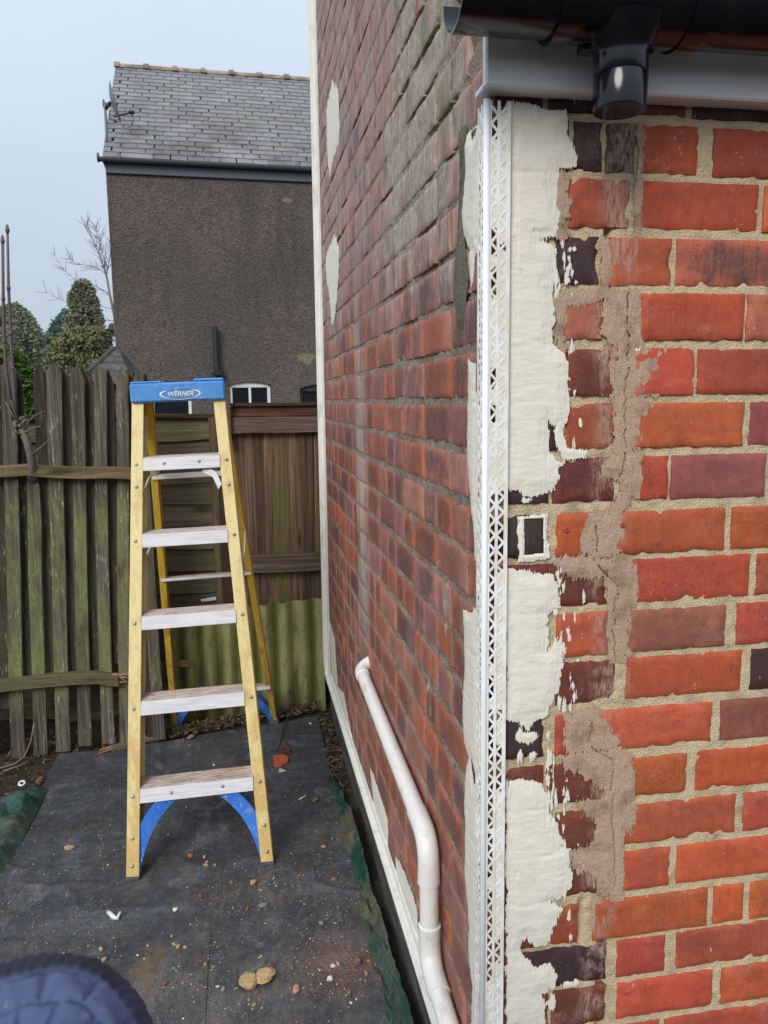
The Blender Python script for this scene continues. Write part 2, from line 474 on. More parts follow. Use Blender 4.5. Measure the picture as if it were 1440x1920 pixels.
def m_wood(name, vec, stops, algae=0.0, alg_lo=0.0, alg_hi=1.0, algcol=(0.13, 0.15, 0.045), flake=0.0):
    """vec: stretch of the grain; algae grows between heights alg_lo..alg_hi"""
    t = NT(name)
    tint = t.attr('tint')
    off = t.vadd(t.pos, t.attr('buv', 'Vector'))
    g = t.noise(vec, 5, 0.65, off, 0.4)
    col = t.mix(1, t.ramp(g, stops), tint, 'MULTIPLY')
    fine = t.noise(tuple(k * 2.6 for k in vec), 3, 0.7, off)
    col = t.mix(t.mr(fine, 0.56, 0.72, 0, 0.75), col, (0.022, 0.017, 0.013))
    kn = t.voro(tuple(2.2 + k * 0.06 for k in vec), v=off)
    col = t.mix(t.mr(kn, 0.06, 0.16, 0.8, 0), col, (0.028, 0.018, 0.012))
    if algae > 0:
        z = t.sep(t.pos)[2]
        mk = t.ma('MULTIPLY', t.mr(z, alg_lo - 0.10, alg_lo + 0.05, 0.0, 1, True), t.mr(z, alg_hi - 0.12, alg_hi + 0.06, 1, 0.10, True))
        mk = t.ma('MULTIPLY', mk, t.mr(t.noise(tuple(4 + k * 0.10 for k in vec), 4, 0.6, off), 0.36, 0.60))
        mk = t.ma('MULTIPLY', mk, t.attr('tint', 'Alpha'))
        mk = t.ma('MULTIPLY', mk, t.mr(t.noise(tuple(9 + k * 0.35 for k in vec), 4, 0.75, off), 0.32, 0.56, 0.25, 1.0))
        gc = t.mix(t.mr(t.noise(120, 4, 0.7, off), 0.3, 0.7), tuple(0.62 * c for c in algcol), tuple(1.35 * c for c in algcol))
        col = t.mix(t.ma('MULTIPLY', mk, algae), col, gc)
    if flake > 0:
        fk = t.ma('MULTIPLY', t.mr(t.noise((150, 150, 20), 4, 0.75, off), 0.57, 0.64), t.mr(t.noise((16, 16, 5), 3, v=off), 0.50, 0.60))
        col = t.mix(t.ma('MULTIPLY', fk, flake), col, (0.50, 0.46, 0.38))
    nb = t.bump(t.ma('ADD', g, t.ma('MULTIPLY', fine, 0.6)), 0.003, 0.9)
    return t.done(col, 0.85, nb, 0.25)

def m_plain(name, col, rough=0.5, dirt=(0.1, 0.08, 0.06), amt=0.3, k=12, spec=0.5, metal=0.0, bump=0.0, bk=200, lo=0.5, hi=0.75, tinted=True):
    t = NT(name)
    c = t.mix(1, col, t.attr('tint'), 'MULTIPLY') if tinted else col
    n1 = t.noise(k, 5, 0.65)
    c = t.mix(t.mr(n1, lo, hi, 0, amt), c, dirt)
    nb = t.bump(t.noise(bk, 4, 0.6), bump, 0.8) if bump else None
    return t.done(c, rough, nb, spec, metal)
# ------------------------------------------------------------------ materials
BRICK_F = m_brick('front_brick', False)
BRICK_S = m_brick('side_brick', True)
MORT_F = m_mortar('sand_mortar', (0.53, 0.41, 0.245), (0.68, 0.545, 0.355), (0.28, 0.20, 0.12), 0.6)
MORT_S = m_mortar('old_mortar', (0.24, 0.205, 0.165), (0.44, 0.385, 0.315), (0.085, 0.07, 0.058), 0.85, True, 0.0035)
SMEAR = m_mortar('smeared_mortar', (0.40, 0.265, 0.18), (0.52, 0.37, 0.265), (0.25, 0.145, 0.095), 0.8, False, 0.0010, True)
DARKMORT = m_mortar('mossy_mortar', (0.105, 0.10, 0.065), (0.20, 0.185, 0.125), (0.05, 0.05, 0.03), 0.8)
FILL = m_filler('cream_filler')
PVC = m_plain('white_plastic', (0.80, 0.80, 0.78), 0.38, (0.45, 0.42, 0.36), 0.25, 30, bump=0.0004, bk=60)
PVC_BEAD = m_plain('bead_plastic', (0.87, 0.86, 0.84), 0.38, (0.74, 0.67, 0.54), 0.75, (45, 45, 25), lo=0.46, hi=0.56)
PVC_NOSE = m_plain('bead_nose_plastic', (0.84, 0.86, 0.89), 0.55, (0.80, 0.80, 0.78), 0.9, (2, 2, 3.2), lo=0.50, hi=0.54)
PVC_FASCIA = m_plain('fascia_plastic', (0.88, 0.88, 0.89), 0.28, (0.45, 0.43, 0.40), 0.4, (9, 9, 22), lo=0.52, hi=0.75)
TRIM = m_plain('painted_trim', (0.76, 0.75, 0.68), 0.5, (0.40, 0.36, 0.30), 0.5, (30, 30, 12), lo=0.52, hi=0.72, bump=0.001, bk=90)
GUTTER = m_plain('black_gutter_plastic', (0.004, 0.005, 0.008), 0.16, (0.02, 0.019, 0.018), 0.3, 22, lo=0.5, hi=0.72, bump=0.0002, bk=30)
PIPE = m_plain('waste_pipe_plastic', (0.78, 0.755, 0.705), 0.32, (0.42, 0.32, 0.24), 0.6, (40, 12, 40), lo=0.56, hi=0.74)
PLINTH = m_plain('dark_plinth_render', (0.045, 0.041, 0.040), 0.8, (0.15, 0.13, 0.11), 0.8, (14, 5, 30), lo=0.45, hi=0.7, bump=0.004, bk=60)

# ------------------------------------------------------------------ ground
def m_soil():
    t = NT('dark_soil')
    n1 = t.noise(9, 6, 0.7); n2 = t.noise(70, 4, 0.7)
    col = t.mix(t.mr(n1, 0.35, 0.65), (0.030, 0.023, 0.017), (0.075, 0.057, 0.040))
    col = t.mix(t.mr(n2, 0.55, 0.7, 0, 0.6), col, (0.13, 0.095, 0.06))
    v = t.voro(38)
    nb = t.bump(t.ma('ADD', t.ma('ADD', n1, n2), t.ma('MULTIPLY', v, -0.8)), 0.02, 0.9)
    return t.done(col, 0.95, nb, 0.2)
SOIL = m_soil()
def ground_z(x, y):
    """low relief of the yard; flat under the mat, heaped along the fences"""
    h = 0.030 * np.clip((y - 3.50) / 0.25, 0, 1) * (fbm(x * 7, y * 7, 5) - 0.1) * 1.8
    h = h + 0.05 * np.clip((-0.85 - x) / 0.5, 0, 1) * (fbm(x * 3.1, y * 3.1, 9) - 0.25)
    return h - 0.012
gx = np.concatenate([[-220, -60, -15, -6, -3], np.arange(-2.0, 1.0, 0.02), [2, 4, 8, 20, 60, 220]])
gy = np.concatenate([[-120, -20, -5, -1], np.arange(0.4, 4.3, 0.02), [5, 6, 8, 12, 20, 40, 80, 160, 300]])
GX, GY = np.meshgrid(gx, gy, indexing='ij')
GZ = np.where((GX > -2.1) & (GX < 1.1) & (GY > 0.3) & (GY < 4.4), ground_z(GX, GY), -0.012)
mb = MB(); mb.grid(np.stack([GX, GY, GZ], -1))
label(mb.build('ground', SOIL, smooth=True), kind='structure')

# ------------------------------------------------------------------ the brick building
D, YC = 0.375, 1.2
ROW = 0.085
building = thing('brick_building', 'red brick building corner with cream filler patches and a white perforated corner bead', 'building', (D, YC, 0))
def roofline(y): return 1.99 + (y - YC) * 0.84

def brick(mb, plane, a0, a1, z0, z1, tint, mark, seed, nx=6, nz=4, proud=0.0, chip=0.35, wob=0.0016, relief=1.0):
    rs = np.random.RandomState(seed & 0x7fffffff)
    w, h = a1 - a0, z1 - z0
    def pars(n, ln):
        e = np.array([0, 0.0011, 0.0036]) / ln
        return np.concatenate([e, np.linspace(e[2], 1 - e[2], n)[1:-1], 1 - e[::-1]])
    S_, T_ = pars(nx, w), pars(nz, h)
    S, T = np.meshgrid(S_, T_, indexing='ij')
    o = rs.rand(8) * 50
    jit = (rs.rand(4) - 0.5) * 0.003
    Lf = a0 + jit[0] + wob * 2 * (fbm(T * h / 0.016 + o[0], o[1] + 0 * T, 3, 3) - 0.5)
    Rt = a1 + jit[1] + wob * 2 * (fbm(T * h / 0.016 + o[2], o[3] + 0 * T, 4, 3) - 0.5)
    Bt = z0 + jit[2] * 0.6 + wob * 2 * (fbm(S * w / 0.011 + o[4], o[5] + 0 * S, 5, 3) - 0.5)
    Tp = z1 + jit[3] * 0.6 + wob * 2 * (fbm(S * w / 0.011 + o[6], o[7] + 0 * S, 6, 3) - 0.5)
    A = Lf * (1 - S) + Rt * S; Z = Bt * (1 - T) + Tp * T
    ring = np.minimum(np.minimum(np.arange(len(S_)), len(S_) - 1 - np.arange(len(S_)))[:, None],
                      np.minimum(np.arange(len(T_)), len(T_) - 1 - np.arange(len(T_)))[None, :])
    cn = fbm(A / 0.014 + o[0], Z / 0.014 + o[2], 11, 3)
    chipd = np.clip(cn - (0.72 - chip * 0.35), 0, 1) * 0.022
    dd = (fbm(A / 0.05 + o[1], Z / 0.05, 21, 2) - 0.5) * 0.0016
    tilt = ((S - 0.5) * (rs.rand() - 0.5) + (T - 0.5) * (rs.rand() - 0.5)) * 0.0022
    chipd = chipd * relief
    dep = proud + (dd + tilt + (rs.rand() - 0.5) * 0.0016) * relief
    dep = np.where(ring == 2, dep - 0.0006 - chipd * 0.7, dep)
    dep = np.where(ring == 1, dep - 0.0022 * (0.4 + 0.6 * relief) - chipd, dep)
    dep = np.where(ring == 0, -0.034, dep)
    inner = np.clip(cn - (0.80 - chip * 0.2), 0, 1) * 0.006
    dep = np.where(ring > 2, dep - inner, dep)
    buv = np.stack([2 * S - 1, 2 * T - 1, np.full_like(S, rs.rand())], -1)
    tt = np.empty(S.shape + (4,)); tt[..., :3] = tint; tt[..., 3] = mark
    if plane == 'front':
        P = np.stack([A, YC - dep, Z], -1)
    else:
        P = np.stack([D - dep, A, Z], -1)[::-1]; buv = buv[::-1]
    mb.grid(P, tt, buv)

PAL = {'O': (0.51, 0.102, 0.042), 'R': (0.41, 0.080, 0.039), 'P': (0.30, 0.088, 0.072), 'D': (0.060, 0.026, 0.028),
       'M': (0.19, 0.043, 0.027), 'S': (0.46, 0.155, 0.092), 'B': (0.44, 0.12, 0.075)}
# each course of the front wall: underside height, picture height of its middle, bricks (from, to, kind)
COURSES = [
 (1.9225, 205, [(913, 1020, 'D'), (1030, 1190, 'D'), (1200, 1290, 'M'), (1300, 1500, 'D')]),  # dark brick tones carry the grime and shadow below the fascia
 (1.838, 284, [(913, 1070, 'D'), (1077, 1133, 'D'), (1135, 1197, 'D'), (1201, 1311, 'R'), (1337, 1545, 'R')]),
 (1.756, 385, [(913, 1046, 'M'), (1067, 1182, 'R'), (1201, 1425, 'R'), (1432, 1640, 'O')]),
 (1.671, 492, [(913, 1032, 'M'), (1040, 1127, 'D'), (1143, 1262, 'O'), (1268, 1478, 'B')]),
 (1.587, 595, [(913, 1040, 'M'), (1056, 1131, 'S'), (1140, 1190, 'M'), (1201, 1397, 'O'), (1402, 1610, 'S')]),
 (1.501, 697, [(913, 1050, 'M'), (1062, 1172, 'M'), (1187, 1303, 'O'), (1308, 1520, 'R')]),
 (1.416, 796, [(913, 1045, 'D'), (1058, 1158, 'R'), (1187, 1396, 'O'), (1406, 1620, 'P')]),
 (1.331, 895, [(913, 1032, 'D'), (1038, 1157, 'M'), (1193, 1255, 'R'), (1259, 1438, 'P')]),
 (1.242, 990, [(913, 1026, 'D'), (1044, 1118, 'O'), (1146, 1361, 'O'), (1371, 1580, 'O')]),
 (1.160, 1085, [(913, 1030, 'M'), (1034, 1142, 'M'), (1187, 1409, 'O'), (1416, 1630, 'R')]),
 (1.075, 1178, [(913, 1020, 'M'), (1044, 1144, 'O'), (1178, 1364, 'P'), (1380, 1590, 'R')]),
 (0.992, 1268, [(913, 1030, 'D'), (1042, 1156, 'M'), (1172, 1391, 'O'), (1406, 1520, 'D')]),
 (0.904, 1360, [(913, 1021, 'D'), (1043, 1108, 'R'), (1114, 1338, 'O'), (1350, 1570, 'P')]),
 (0.816, 1450, [(913, 1022, 'M'), (1026, 1148, 'M'), (1174, 1290, 'O'), (1303, 1520, 'O')]),
 (0.729, 1538, [(913, 1030, 'M'), (1043, 1150, 'M'), (1163, 1380, 'R'), (1392, 1600, 'R')]),
 (0.644, 1620, [(913, 1040, 'M'), (1060, 1142, 'M'), (1167, 1255, 'O'), (1270, 1490, 'O')]),
 (0.556, 1712, [(913, 1020, 'M'), (1030, 1086, 'R'), (1111, 1327, 'O'), (1338, 1395, 'O'), (1404, 1610, 'O')]),
 (0.476, 1800, [(913, 966, 'M'), (973, 1140, 'D'), (1155, 1250, 'R'), (1266, 1490, 'R')]),
 (0.393, 1880, [(913, 1030, 'M'), (1034, 1138, 'M'), (1155, 1336, 'O'), (1352, 1560, 'O')]),
]
rng = random.Random(4)
all_bricks = []       # (plane, a0, a1, z0, z1, tint, mark, proud, chip)
for ci, (zb, ym, bl) in enumerate(COURSES):
    last = 0
    for (p0, p1, k) in bl:
        x0 = max(onY(p0, ym, YC)[0], 0.377); x1 = onY(p1, ym, YC)[0]
        c = np.array(PAL[k]) * rng.uniform(0.88, 1.14) * np.array([1, rng.uniform(0.84, 1.25), rng.uniform(0.84, 1.2)])
        mark = {'O': 0.06, 'R': 0.16, 'P': 0.12, 'D': 0.6, 'M': 0.45, 'S': 0.1, 'B': 1.0}[k]
        dark_col = p1 < 1160 and k in 'DM'
        all_bricks.append(('front', x0, x1, zb, zb + 0.0745, c, mark, -0.001 if p1 < 1160 else rng.uniform(-0.001, 0.0012), 0.75 if p1 < 1200 else rng.choice([0.25, 0.35, 0.5])))
        last = x1
    while last < 1.75:
        w = rng.choice([0.216, 0.216, 0.104])
        c = np.array(PAL[rng.choice('OORRP')]) * rng.uniform(0.9, 1.1)
        all_bricks.append(('front', last + 0.010, last + 0.010 + w, zb, zb + 0.0745, c, 0.1, 0, 0.35)); last += 0.010 + w
z = 0.393 - ROW
while z > -0.05:
    x = 0.377 - rng.choice([0.0, 0.10])
    while x < 1.75:
        w = rng.choice([0.216, 0.216, 0.104]); x0 = max(x, 0.377)
        all_bricks.append(('front', x0, x + w, z, z + 0.0745, np.array(PAL[rng.choice('OORR')]) * rng.uniform(0.9, 1.1), 0.1, 0, 0.35)); x += w + 0.010
    z -= ROW
# side wall: mostly headers with scattered stretchers, weathered and purplish
SIDE = [(0.40, 0.135, 0.083), (0.34, 0.12, 0.083), (0.40, 0.160, 0.115), (0.28, 0.110, 0.087), (0.42, 0.130, 0.070), (0.36, 0.160, 0.130)]
zs = [c[0] for c in COURSES]
zs = sorted(zs + [0.393 - ROW, 0.393 - 2 * ROW] + [1.9225 + ROW * (k + 1) for k in range(27)])
for ri, zb in enumerate(zs):
    y = YC + 0.002
    first = True
    while y < 3.70:
        w = 0.104 if (first and ri % 2) else (rng.choice([0.104, 0.216, 0.216]) if ri % 3 else rng.choice([0.104, 0.104, 0.216]))
        first = False
        y1 = min(y + w * rng.uniform(0.97, 1.02), 3.705)
        if y1 - y > 0.03 and zb + 0.075 < roofline((y + y1) / 2) + 0.02:
            c = np.array(rng.choice(SIDE)) * rng.uniform(0.85, 1.15)
            if rng.random() < 0.04: c = np.array((0.36, 0.11, 0.06))
            if zb > 1.75: c = 0.75 * c + 0.25 * np.array((0.20, 0.12, 0.10))
            all_bricks.append(('side', y, y1, zb, zb + 0.0745 - rng.random() * 0.002, c, rng.choice([0.1, 0.3, 0.6, 0.85, 1.0, 1.0]),
                               rng.uniform(-0.0010, 0.0010) / (1 + 1.5 * (y - YC)), 0.38 if zb < 1.7 else 0.5))
        y = y1 + rng.uniform(0.006, 0.011)
def picture_size(b):
    pl, a0, a1, z0, z1 = b[:5]
    q = [shown((a, YC, zz) if pl == 'front' else (D, a, zz)) for a in (a0, a1) for zz in (z0, z1)]
    if any(k is None for k in q): return 0
    xs = [k[0] for k in q]; ys = [k[1] for k in q]
    xa, xb, ya, yb = max(min(xs), 0), min(max(xs), 1440), max(min(ys), 0), min(max(ys), 1920)
    return max(xb - xa, 0) * max(yb - ya, 0) * 0.8
order = sorted(range(len(all_bricks)), key=lambda i: -picture_size(all_bricks[i]))
single = set(order[:300])

# mortar beds: sheets set back behind the brick faces
def sheet_front(x0, x1, z0, z1, step, recfun):
    xs = np.arange(x0, x1 + 1e-9, step); zz = np.arange(z0, z1 + 1e-9, step)
    X, Z = np.meshgrid(xs, zz, indexing='ij')
    return np.stack([X, YC + recfun(X, Z), Z], -1)
def rec_front(X, Z):
    r = 0.0035 + 0.005 * (fbm(X / 0.012, Z / 0.012, 31, 3) - 0.45)
    old = np.clip((0.600 - X) / 0.04, 0, 1)
    r = r + old * 0.004 * fbm(X / 0.02, Z / 0.02, 32, 3)
    # open joints beside the toothed-in bricks
    for (xa, xb, za, zb_) in ((0.585, 0.597, 0.36, 0.555), (0.572, 0.582, 0.70, 0.80), (0.548, 0.556, 0.555, 0.64), (0.566, 0.574, 1.68, 1.77)):
        m = (X > xa) & (X < xb) & (Z > za) & (Z < zb_)
        r = np.where(m, r + 0.020 * (0.3 + fbm(X / 0.01, Z / 0.02, 33, 2)), r)
    return np.clip(r, 0.0012, 0.03)
mb = MB()
mb.grid(sheet_front(0.376, 1.10, 0.30, 1.94, 0.005, rec_front))
mb.box(1.098, 1.80, YC + 0.004, YC + 0.10, -0.1, 1.94)
mb.box(0.395, 1.10, YC + 0.030, YC + 0.10, -0.1, 1.96)
mb.box(0.380, 1.10, YC + 0.004, YC + 0.10, -0.1, 0.302)
front_wall = mb.build('front_wall', MORT_F, building, smooth=True)
def rec_side(Y, Z):
    hi = np.clip((Z - 1.45) / 0.5, 0, 1)
    r = 0.0010 + (0.0075 - 0.003 * hi) * np.clip(fbm(Y / 0.020, Z / 0.010, 41, 4) - 0.22, 0, 1)
    r = r + hi * 0.05 * np.clip(fbm(Y / 0.16, Z / 0.05, 42, 3) - 0.52, 0, 1)
    r = r - np.clip(fbm(Y / 0.10, Z / 0.04, 43, 3) - 0.64, 0, 1) * 0.02
    fa = np.clip((Y - 1.5) / 1.2, 0, 1)
    return np.clip(0.0012 + (r - 0.0012) * (1 - 0.6 * fa), 0.0009, 0.033)
ys_ = np.concatenate([np.linspace(YC + 0.002, 2.0, 200), np.linspace(2.0, 3.72, 170)[1:]])
zz_ = np.arange(0.186, 3.75, 0.008)
Y_, Z_ = np.meshgrid(ys_[::-1], zz_, indexing='ij')
cut = (Z_[:-1, :-1] < roofline(Y_[:-1, :-1]))
mb = MB(); mb.grid(np.stack([D + rec_side(Y_, Z_), Y_, Z_], -1), mask=cut)
side_wall = mb.build('side_wall', MORT_S, building, smooth=True, loose=True)
rest = {'front': MB(), 'side': MB()}
for i, b in enumerate(all_bricks):
    pl, a0, a1, z0, z1, c, mk, pr, chip = b
    near = pl == 'front' or a0 < 1.9
    if i in single:
        mb = MB()
        w = a1 - a0
        if pl == 'front': brick(mb, pl, a0, a1, z0, z1, c, mk, i * 7 + 3, int(6 + w * 70), 8, pr, chip)
        else: brick(mb, pl, a0, a1, z0, z1, c, mk, i * 7 + 3, 16 if near else 7, 9 if near else 5, pr, chip, 0.0018 if near else 0.0012, float(np.clip(0.8 - (a0 - 1.3) * 0.7, 0.2, 0.8)))
        mb.build('brick', BRICK_F if pl == 'front' else BRICK_S, front_wall if pl == 'front' else side_wall, smooth=True).data.set_sharp_from_angle(angle=R_(42))
    else:
        brick(rest[pl], pl, a0, a1, z0, z1, c, mk, i * 7 + 3, 4, 3, pr, chip, 0.0010, 0.2 if pl == 'side' else 1.0)
label(rest['front'].build('brickwork', BRICK_F, front_wall, smooth=True), kind='stuff')
label(rest['side'].build('brickwork', BRICK_S, side_wall, smooth=True), kind='stuff')

# solid core, end wall and lean-to roof
mb = MB()
def prism(mb, poly, x0, x1):
    n = len(poly)
    v = [(x0, y, z) for y, z in poly] + [(x1, y, z) for y, z in poly]
    f = [list(range(n)), list(range(2 * n - 1, n - 1, -1))] + [[i, n + i, n + (i + 1) % n, (i + 1) % n] for i in range(n)]
    mb.add(v, f)
prism(mb, [(YC + 0.04, -0.1), (YC + 0.04, roofline(YC) - 0.03), (3.716, roofline(3.716) - 0.03), (3.716, -0.1)], D + 0.036, 5.0)
mb.build('wall_core', MORT_S, building)
mb = MB()
prism(mb, [(YC - 0.008, 2.012), (YC - 0.008, 2.06), (3.80, roofline(3.80) + 0.06), (3.80, roofline(3.80) + 0.005)], D + 0.006, 5.0)
mb.build('roof', m_plain('roof_felt', (0.06, 0.06, 0.065), 0.8), building)
# plinth under the base bead
mb = MB()
ys2 = np.linspace(YC, 3.72, 160); zs2 = np.linspace(-0.04, 0.182, 16)
Y_, Z_ = np.meshgrid(ys2[::-1], zs2, indexing='ij')
mb.grid(np.stack([D + 0.004 - 0.008 * fbm(Y_ / 0.09, Z_ / 0.09, 51, 4), Y_, Z_], -1))
mb.build('plinth', PLINTH, building, smooth=True)
# white beads: base (bell-cast) and far vertical stop
mb = MB()
mb.obox((D - 0.011, 2.46, 0.186), ((0.013, 0, 0), (0, 1.262, 0), (0, 0, 0.0045)), 0.002)
mb.obox((D - 0.004, 2.46, 0.200), ((0.0035, 0, 0), (0, 1.262, 0), (0, 0, 0.016)), 0.001)
mb.build('base_bead', TRIM, building)
mb = MB()
mb.obox((D - 0.012, 3.722, 1.98), ((0.0165, 0, 0), (0, 0.010, 0), (0, 0, 1.80)), 0.003)
mb.obox((D - 0.003, 3.70, 1.98), ((0.004, 0, 0), (0, 0.028, 0), (0, 0, 1.80)), 0.001)
mb.build('stop_bead', TRIM, building)

# ------------------------------------------------------------------ corner bead
def lattice(mb, plane, off):
    """perforated wing: two zigzag columns, a middle strip and an outer strip"""
    th = 0.0006
    def bar(a, za, b, zb, w, lift=0.0):
        # a, b are distances from the arris
        if plane == 'front':
            p = np.array([D + a, YC - off - lift, za]); q = np.array([D + b, YC - off - lift, zb]); nrm = np.array([0, th, 0])
        else:
            p = np.array([D - off - lift, YC + a, za]); q = np.array([D - off - lift, YC + b, zb]); nrm = np.array([th, 0, 0])
        d = (q - p) / 2; s_ = np.cross(d, nrm); s_ = s_ / np.linalg.norm(s_) * w / 2
        mb.obox((p + q) / 2, (d, s_, nrm), 0.0003)
    z0, z1, per = 0.05, 1.930, 0.0240
    bar(0.0130, z0, 0.0130, z1, 0.0050, 0.0003)
    bar(0.0282, z0, 0.0282, z1, 0.0064, 0.0003)
    bar(0.0006, z0, 0.0006, z1, 0.0030, 0.0003)
    z = z0
    ph = 0.0
    while z < z1 - per:
        for (a, b) in ((0.0012, 0.0120), (0.0258, 0.0140)):
            bar(a, z, b, z + per / 2, 0.0040)
            bar(b, z + per / 2, a, z + per, 0.0040, 0.00015)
        z += per
mb = MB(); lattice(mb, 'front', 0.0072); lattice(mb, 'side', 0.0072)
bead = mb.build('corner_bead', PVC_BEAD, building)
mb = MB()
mb.tube([(D - 0.0055, YC - 0.0065, 0.05), (D - 0.0055, YC - 0.0065, 1.0), (D - 0.0055, YC - 0.0065, 1.931)], 0.0052, 12)
mb.build('bead_nose', PVC_NOSE, bead, smooth=True)

# ------------------------------------------------------------------ filler and smeared mortar, skimmed on in ragged sheets
def skim(mb, plane, polys, cell, amp, tmax, seed, base=0.0, streak=(0.0035, 0.035), gain=0.30, blobs=(), bbox=None, holes=(), tmin=0.0005, fringe=0.0, joints=0.0, soft=0.0045):
    pts = [p for q in polys for p in q] + [(b[0] + s * b[2], b[1] + s * b[3]) for b in blobs for s in (-1, 1)]
    a0, a1 = min(p[0] for p in pts) - 0.01, max(p[0] for p in pts) + 0.01
    z0, z1 = min(p[1] for p in pts) - 0.01, max(p[1] for p in pts) + 0.01
    A, Z = np.meshgrid(np.arange(a0, a1, cell[0]), np.arange(z0, z1, cell[1]), indexing='ij')
    f = np.full(A.shape, -1.0)
    for q in polys:
        d = edge_dist(A, Z, q); f = np.maximum(f, np.where(inside(A, Z, q), d, -d))
    for (bx, bz, rx, rz) in blobs:
        f = np.maximum(f, (1 - np.hypot((A - bx) / rx, (Z - bz) / rz)) * min(rx, rz))
    for q in holes:
        d = edge_dist(A, Z, q); f = np.minimum(f, np.where(inside(A, Z, q), -0.05, d))
    n = (fbm(A / streak[0], Z / streak[1], seed, 3) - 0.5) * 1.0 + (fbm(A / 0.016, Z / 0.016, seed + 5, 4) - 0.5) * 1.3
    f0 = f; cut = f <= -0.049
    f = np.where(cut, -0.05, f + n * amp)
    if fringe > 0:                      # dry drag marks past the edge of the skim
        dn = fbm(A / (streak[0] * 0.7), Z / (streak[1] * 0.8), seed + 21, 3)
        f = np.where((f < 0) & (f0 > -fringe) & (dn > 0.63 + 0.14 * (-f0 / fringe)), np.maximum(f, -0.001), f); f = np.where(cut, -0.05, f)
    th = base + np.clip(tmin + f * gain, tmin, tmax) + 0.0009 * (fbm(A / 0.03, Z / 0.008, seed + 9, 3) - 0.5) * np.clip(f / 0.01, 0, 1)
    if joints > 0:
        jz = (Z - 1.8335) / ROW; jd = np.abs(jz - np.round(jz)) * ROW
        th = th - joints * np.clip(1 - jd / 0.006, 0, 1) * np.clip(fbm(A / 0.03, Z / 0.06, 77, 2) * 3 - 0.9, 0, 1.6)
        th = np.maximum(th, tmin * 0.6)
    m = f > -soft
    M4 = m[:-1, :-1] & m[1:, :-1] & m[:-1, 1:] & m[1:, 1:]
    th = th - np.clip(-f, 0, 0.01) * 0.06
    buv = np.stack([np.clip(f, -0.05, 0.05), 0.5 + 0 * f, 0 * f], -1)
    if plane == 'front': P = np.stack([A, YC - th, Z], -1)
    else:
        P = np.stack([D - th, A, Z], -1)[::-1]; M4 = M4[::-1]; buv = buv[::-1]
    mb.grid(P, None, buv, mask=M4)
def FP(*pts): return [(onY(x, y, YC)[0], onY(x, y, YC)[2]) for x, y in pts]
def SP(*pts): return [(onX(x, y, D)[1], onX(x, y, D)[2]) for x, y in pts]
def FB(x, y, rx, ry):
    q = onY(x, y, YC); return (q[0], q[2], rx * 0.00082, ry * 0.00082)
mb = MB()
fA = FP((950, 190), (985, 195), (1012, 199), (1022, 206), (1060, 208), (1066, 232), (1060, 250), (1072, 268), (1083, 292), (1083, 312), (1050, 316), (1042, 350), (1048, 378),
        (1043, 412), (1046, 440), (1016, 450), (1040, 470), (1041, 505), (1036, 545), (1031, 552), (1036, 580), (1037, 625), (1032, 645), (1058, 658), (1066, 690), (1063, 735), (1070, 768),
        (1060, 790), (1036, 800), (1030, 790), (1028, 848), (1040, 862), (1056, 868), (1046, 880), (1043, 905), (1034, 920), (1010, 925), (985, 932), (972, 918), (950, 914))
fH = FP((1066, 770), (1058, 790), (1052, 812), (1062, 840), (1102, 846), (1098, 856), (1064, 862), (1046, 842), (1038, 806), (1052, 780))
fB = FP((950, 1068), (1000, 1074), (1030, 1076), (1040, 1088), (1048, 1112), (1046, 1138), (1026, 1150), (1024, 1178), (1026, 1222), (1044, 1196), (1053, 1238), (1048, 1262), (1046, 1290), (1032, 1320), (1024, 1342), (1000, 1352), (990, 1372), (975, 1352), (950, 1346))
fC = FP((950, 1464), (985, 1463), (1010, 1465), (1022, 1478), (1026, 1512), (1030, 1526), (1044, 1544), (1050, 1570), (1052, 1586), (1066, 1594), (1068, 1624), (1070, 1660), (1052, 1680), (1034, 1690), (1052, 1704), (1044, 1718),
        (1036, 1742), (1028, 1772), (1004, 1774), (985, 1756), (972, 1778), (978, 1792), (990, 1800), (1004, 1816), (1030, 1806), (1042, 1828), (1040, 1852), (1012, 1864), (1022, 1880), (1020, 1925), (950, 1930))
ring = FP((972, 968), (1024, 964), (1027, 1046), (974, 1052))
ringh = FP((983, 974), (1018, 972), (1018, 1036), (984, 1040))
rs = random.Random(8)
blobs = [FB(986, 938, 7, 5), FB(1072, 660, 4, 9), FB(1054, 1220, 6, 12), FB(992, 1382, 14, 10), FB(974, 1370, 4, 14), FB(997, 1418, 6, 7), FB(976, 1416, 3, 7),
         FB(1192, 654, 5, 5), FB(1076, 467, 6, 3), FB(1062, 1846, 16, 5), FB(1036, 1880, 5, 15), FB(1028, 1475, 2, 40), FB(1036, 1490, 2, 25)]
flecks = []
for k in range(90):
    yy = rs.choice([rs.uniform(660, 870), rs.uniform(1060, 1330), rs.uniform(1480, 1760), rs.uniform(450, 560)])
    flecks.append(FB(1036 + abs(rs.gauss(0, 26)), yy, rs.uniform(0.8, 2.0), rs.uniform(1.5, 8)))
skim(mb, 'front', [fA, fH, fB, fC], (0.0012, 0.0016), 0.0080, 0.0032, 61, blobs=blobs, streak=(0.0022, 0.022), gain=0.13, fringe=0.006, joints=0.0006)
skim(mb, 'front', [ring], (0.0012, 0.0014), 0.0058, 0.002, 62, holes=[ringh], streak=(0.003, 0.007), blobs=[FB(1012, 982, 8, 6), FB(985, 1044, 9, 7), FB(1006, 1012, 2, 9), FB(994, 985, 6, 3)])
skim(mb, 'front', [], (0.0010, 0.0014), 0.0022, 0.0012, 63, blobs=flecks, streak=(0.0016, 0.012))
mb.build('filler', FILL, building, smooth=True, loose=True)
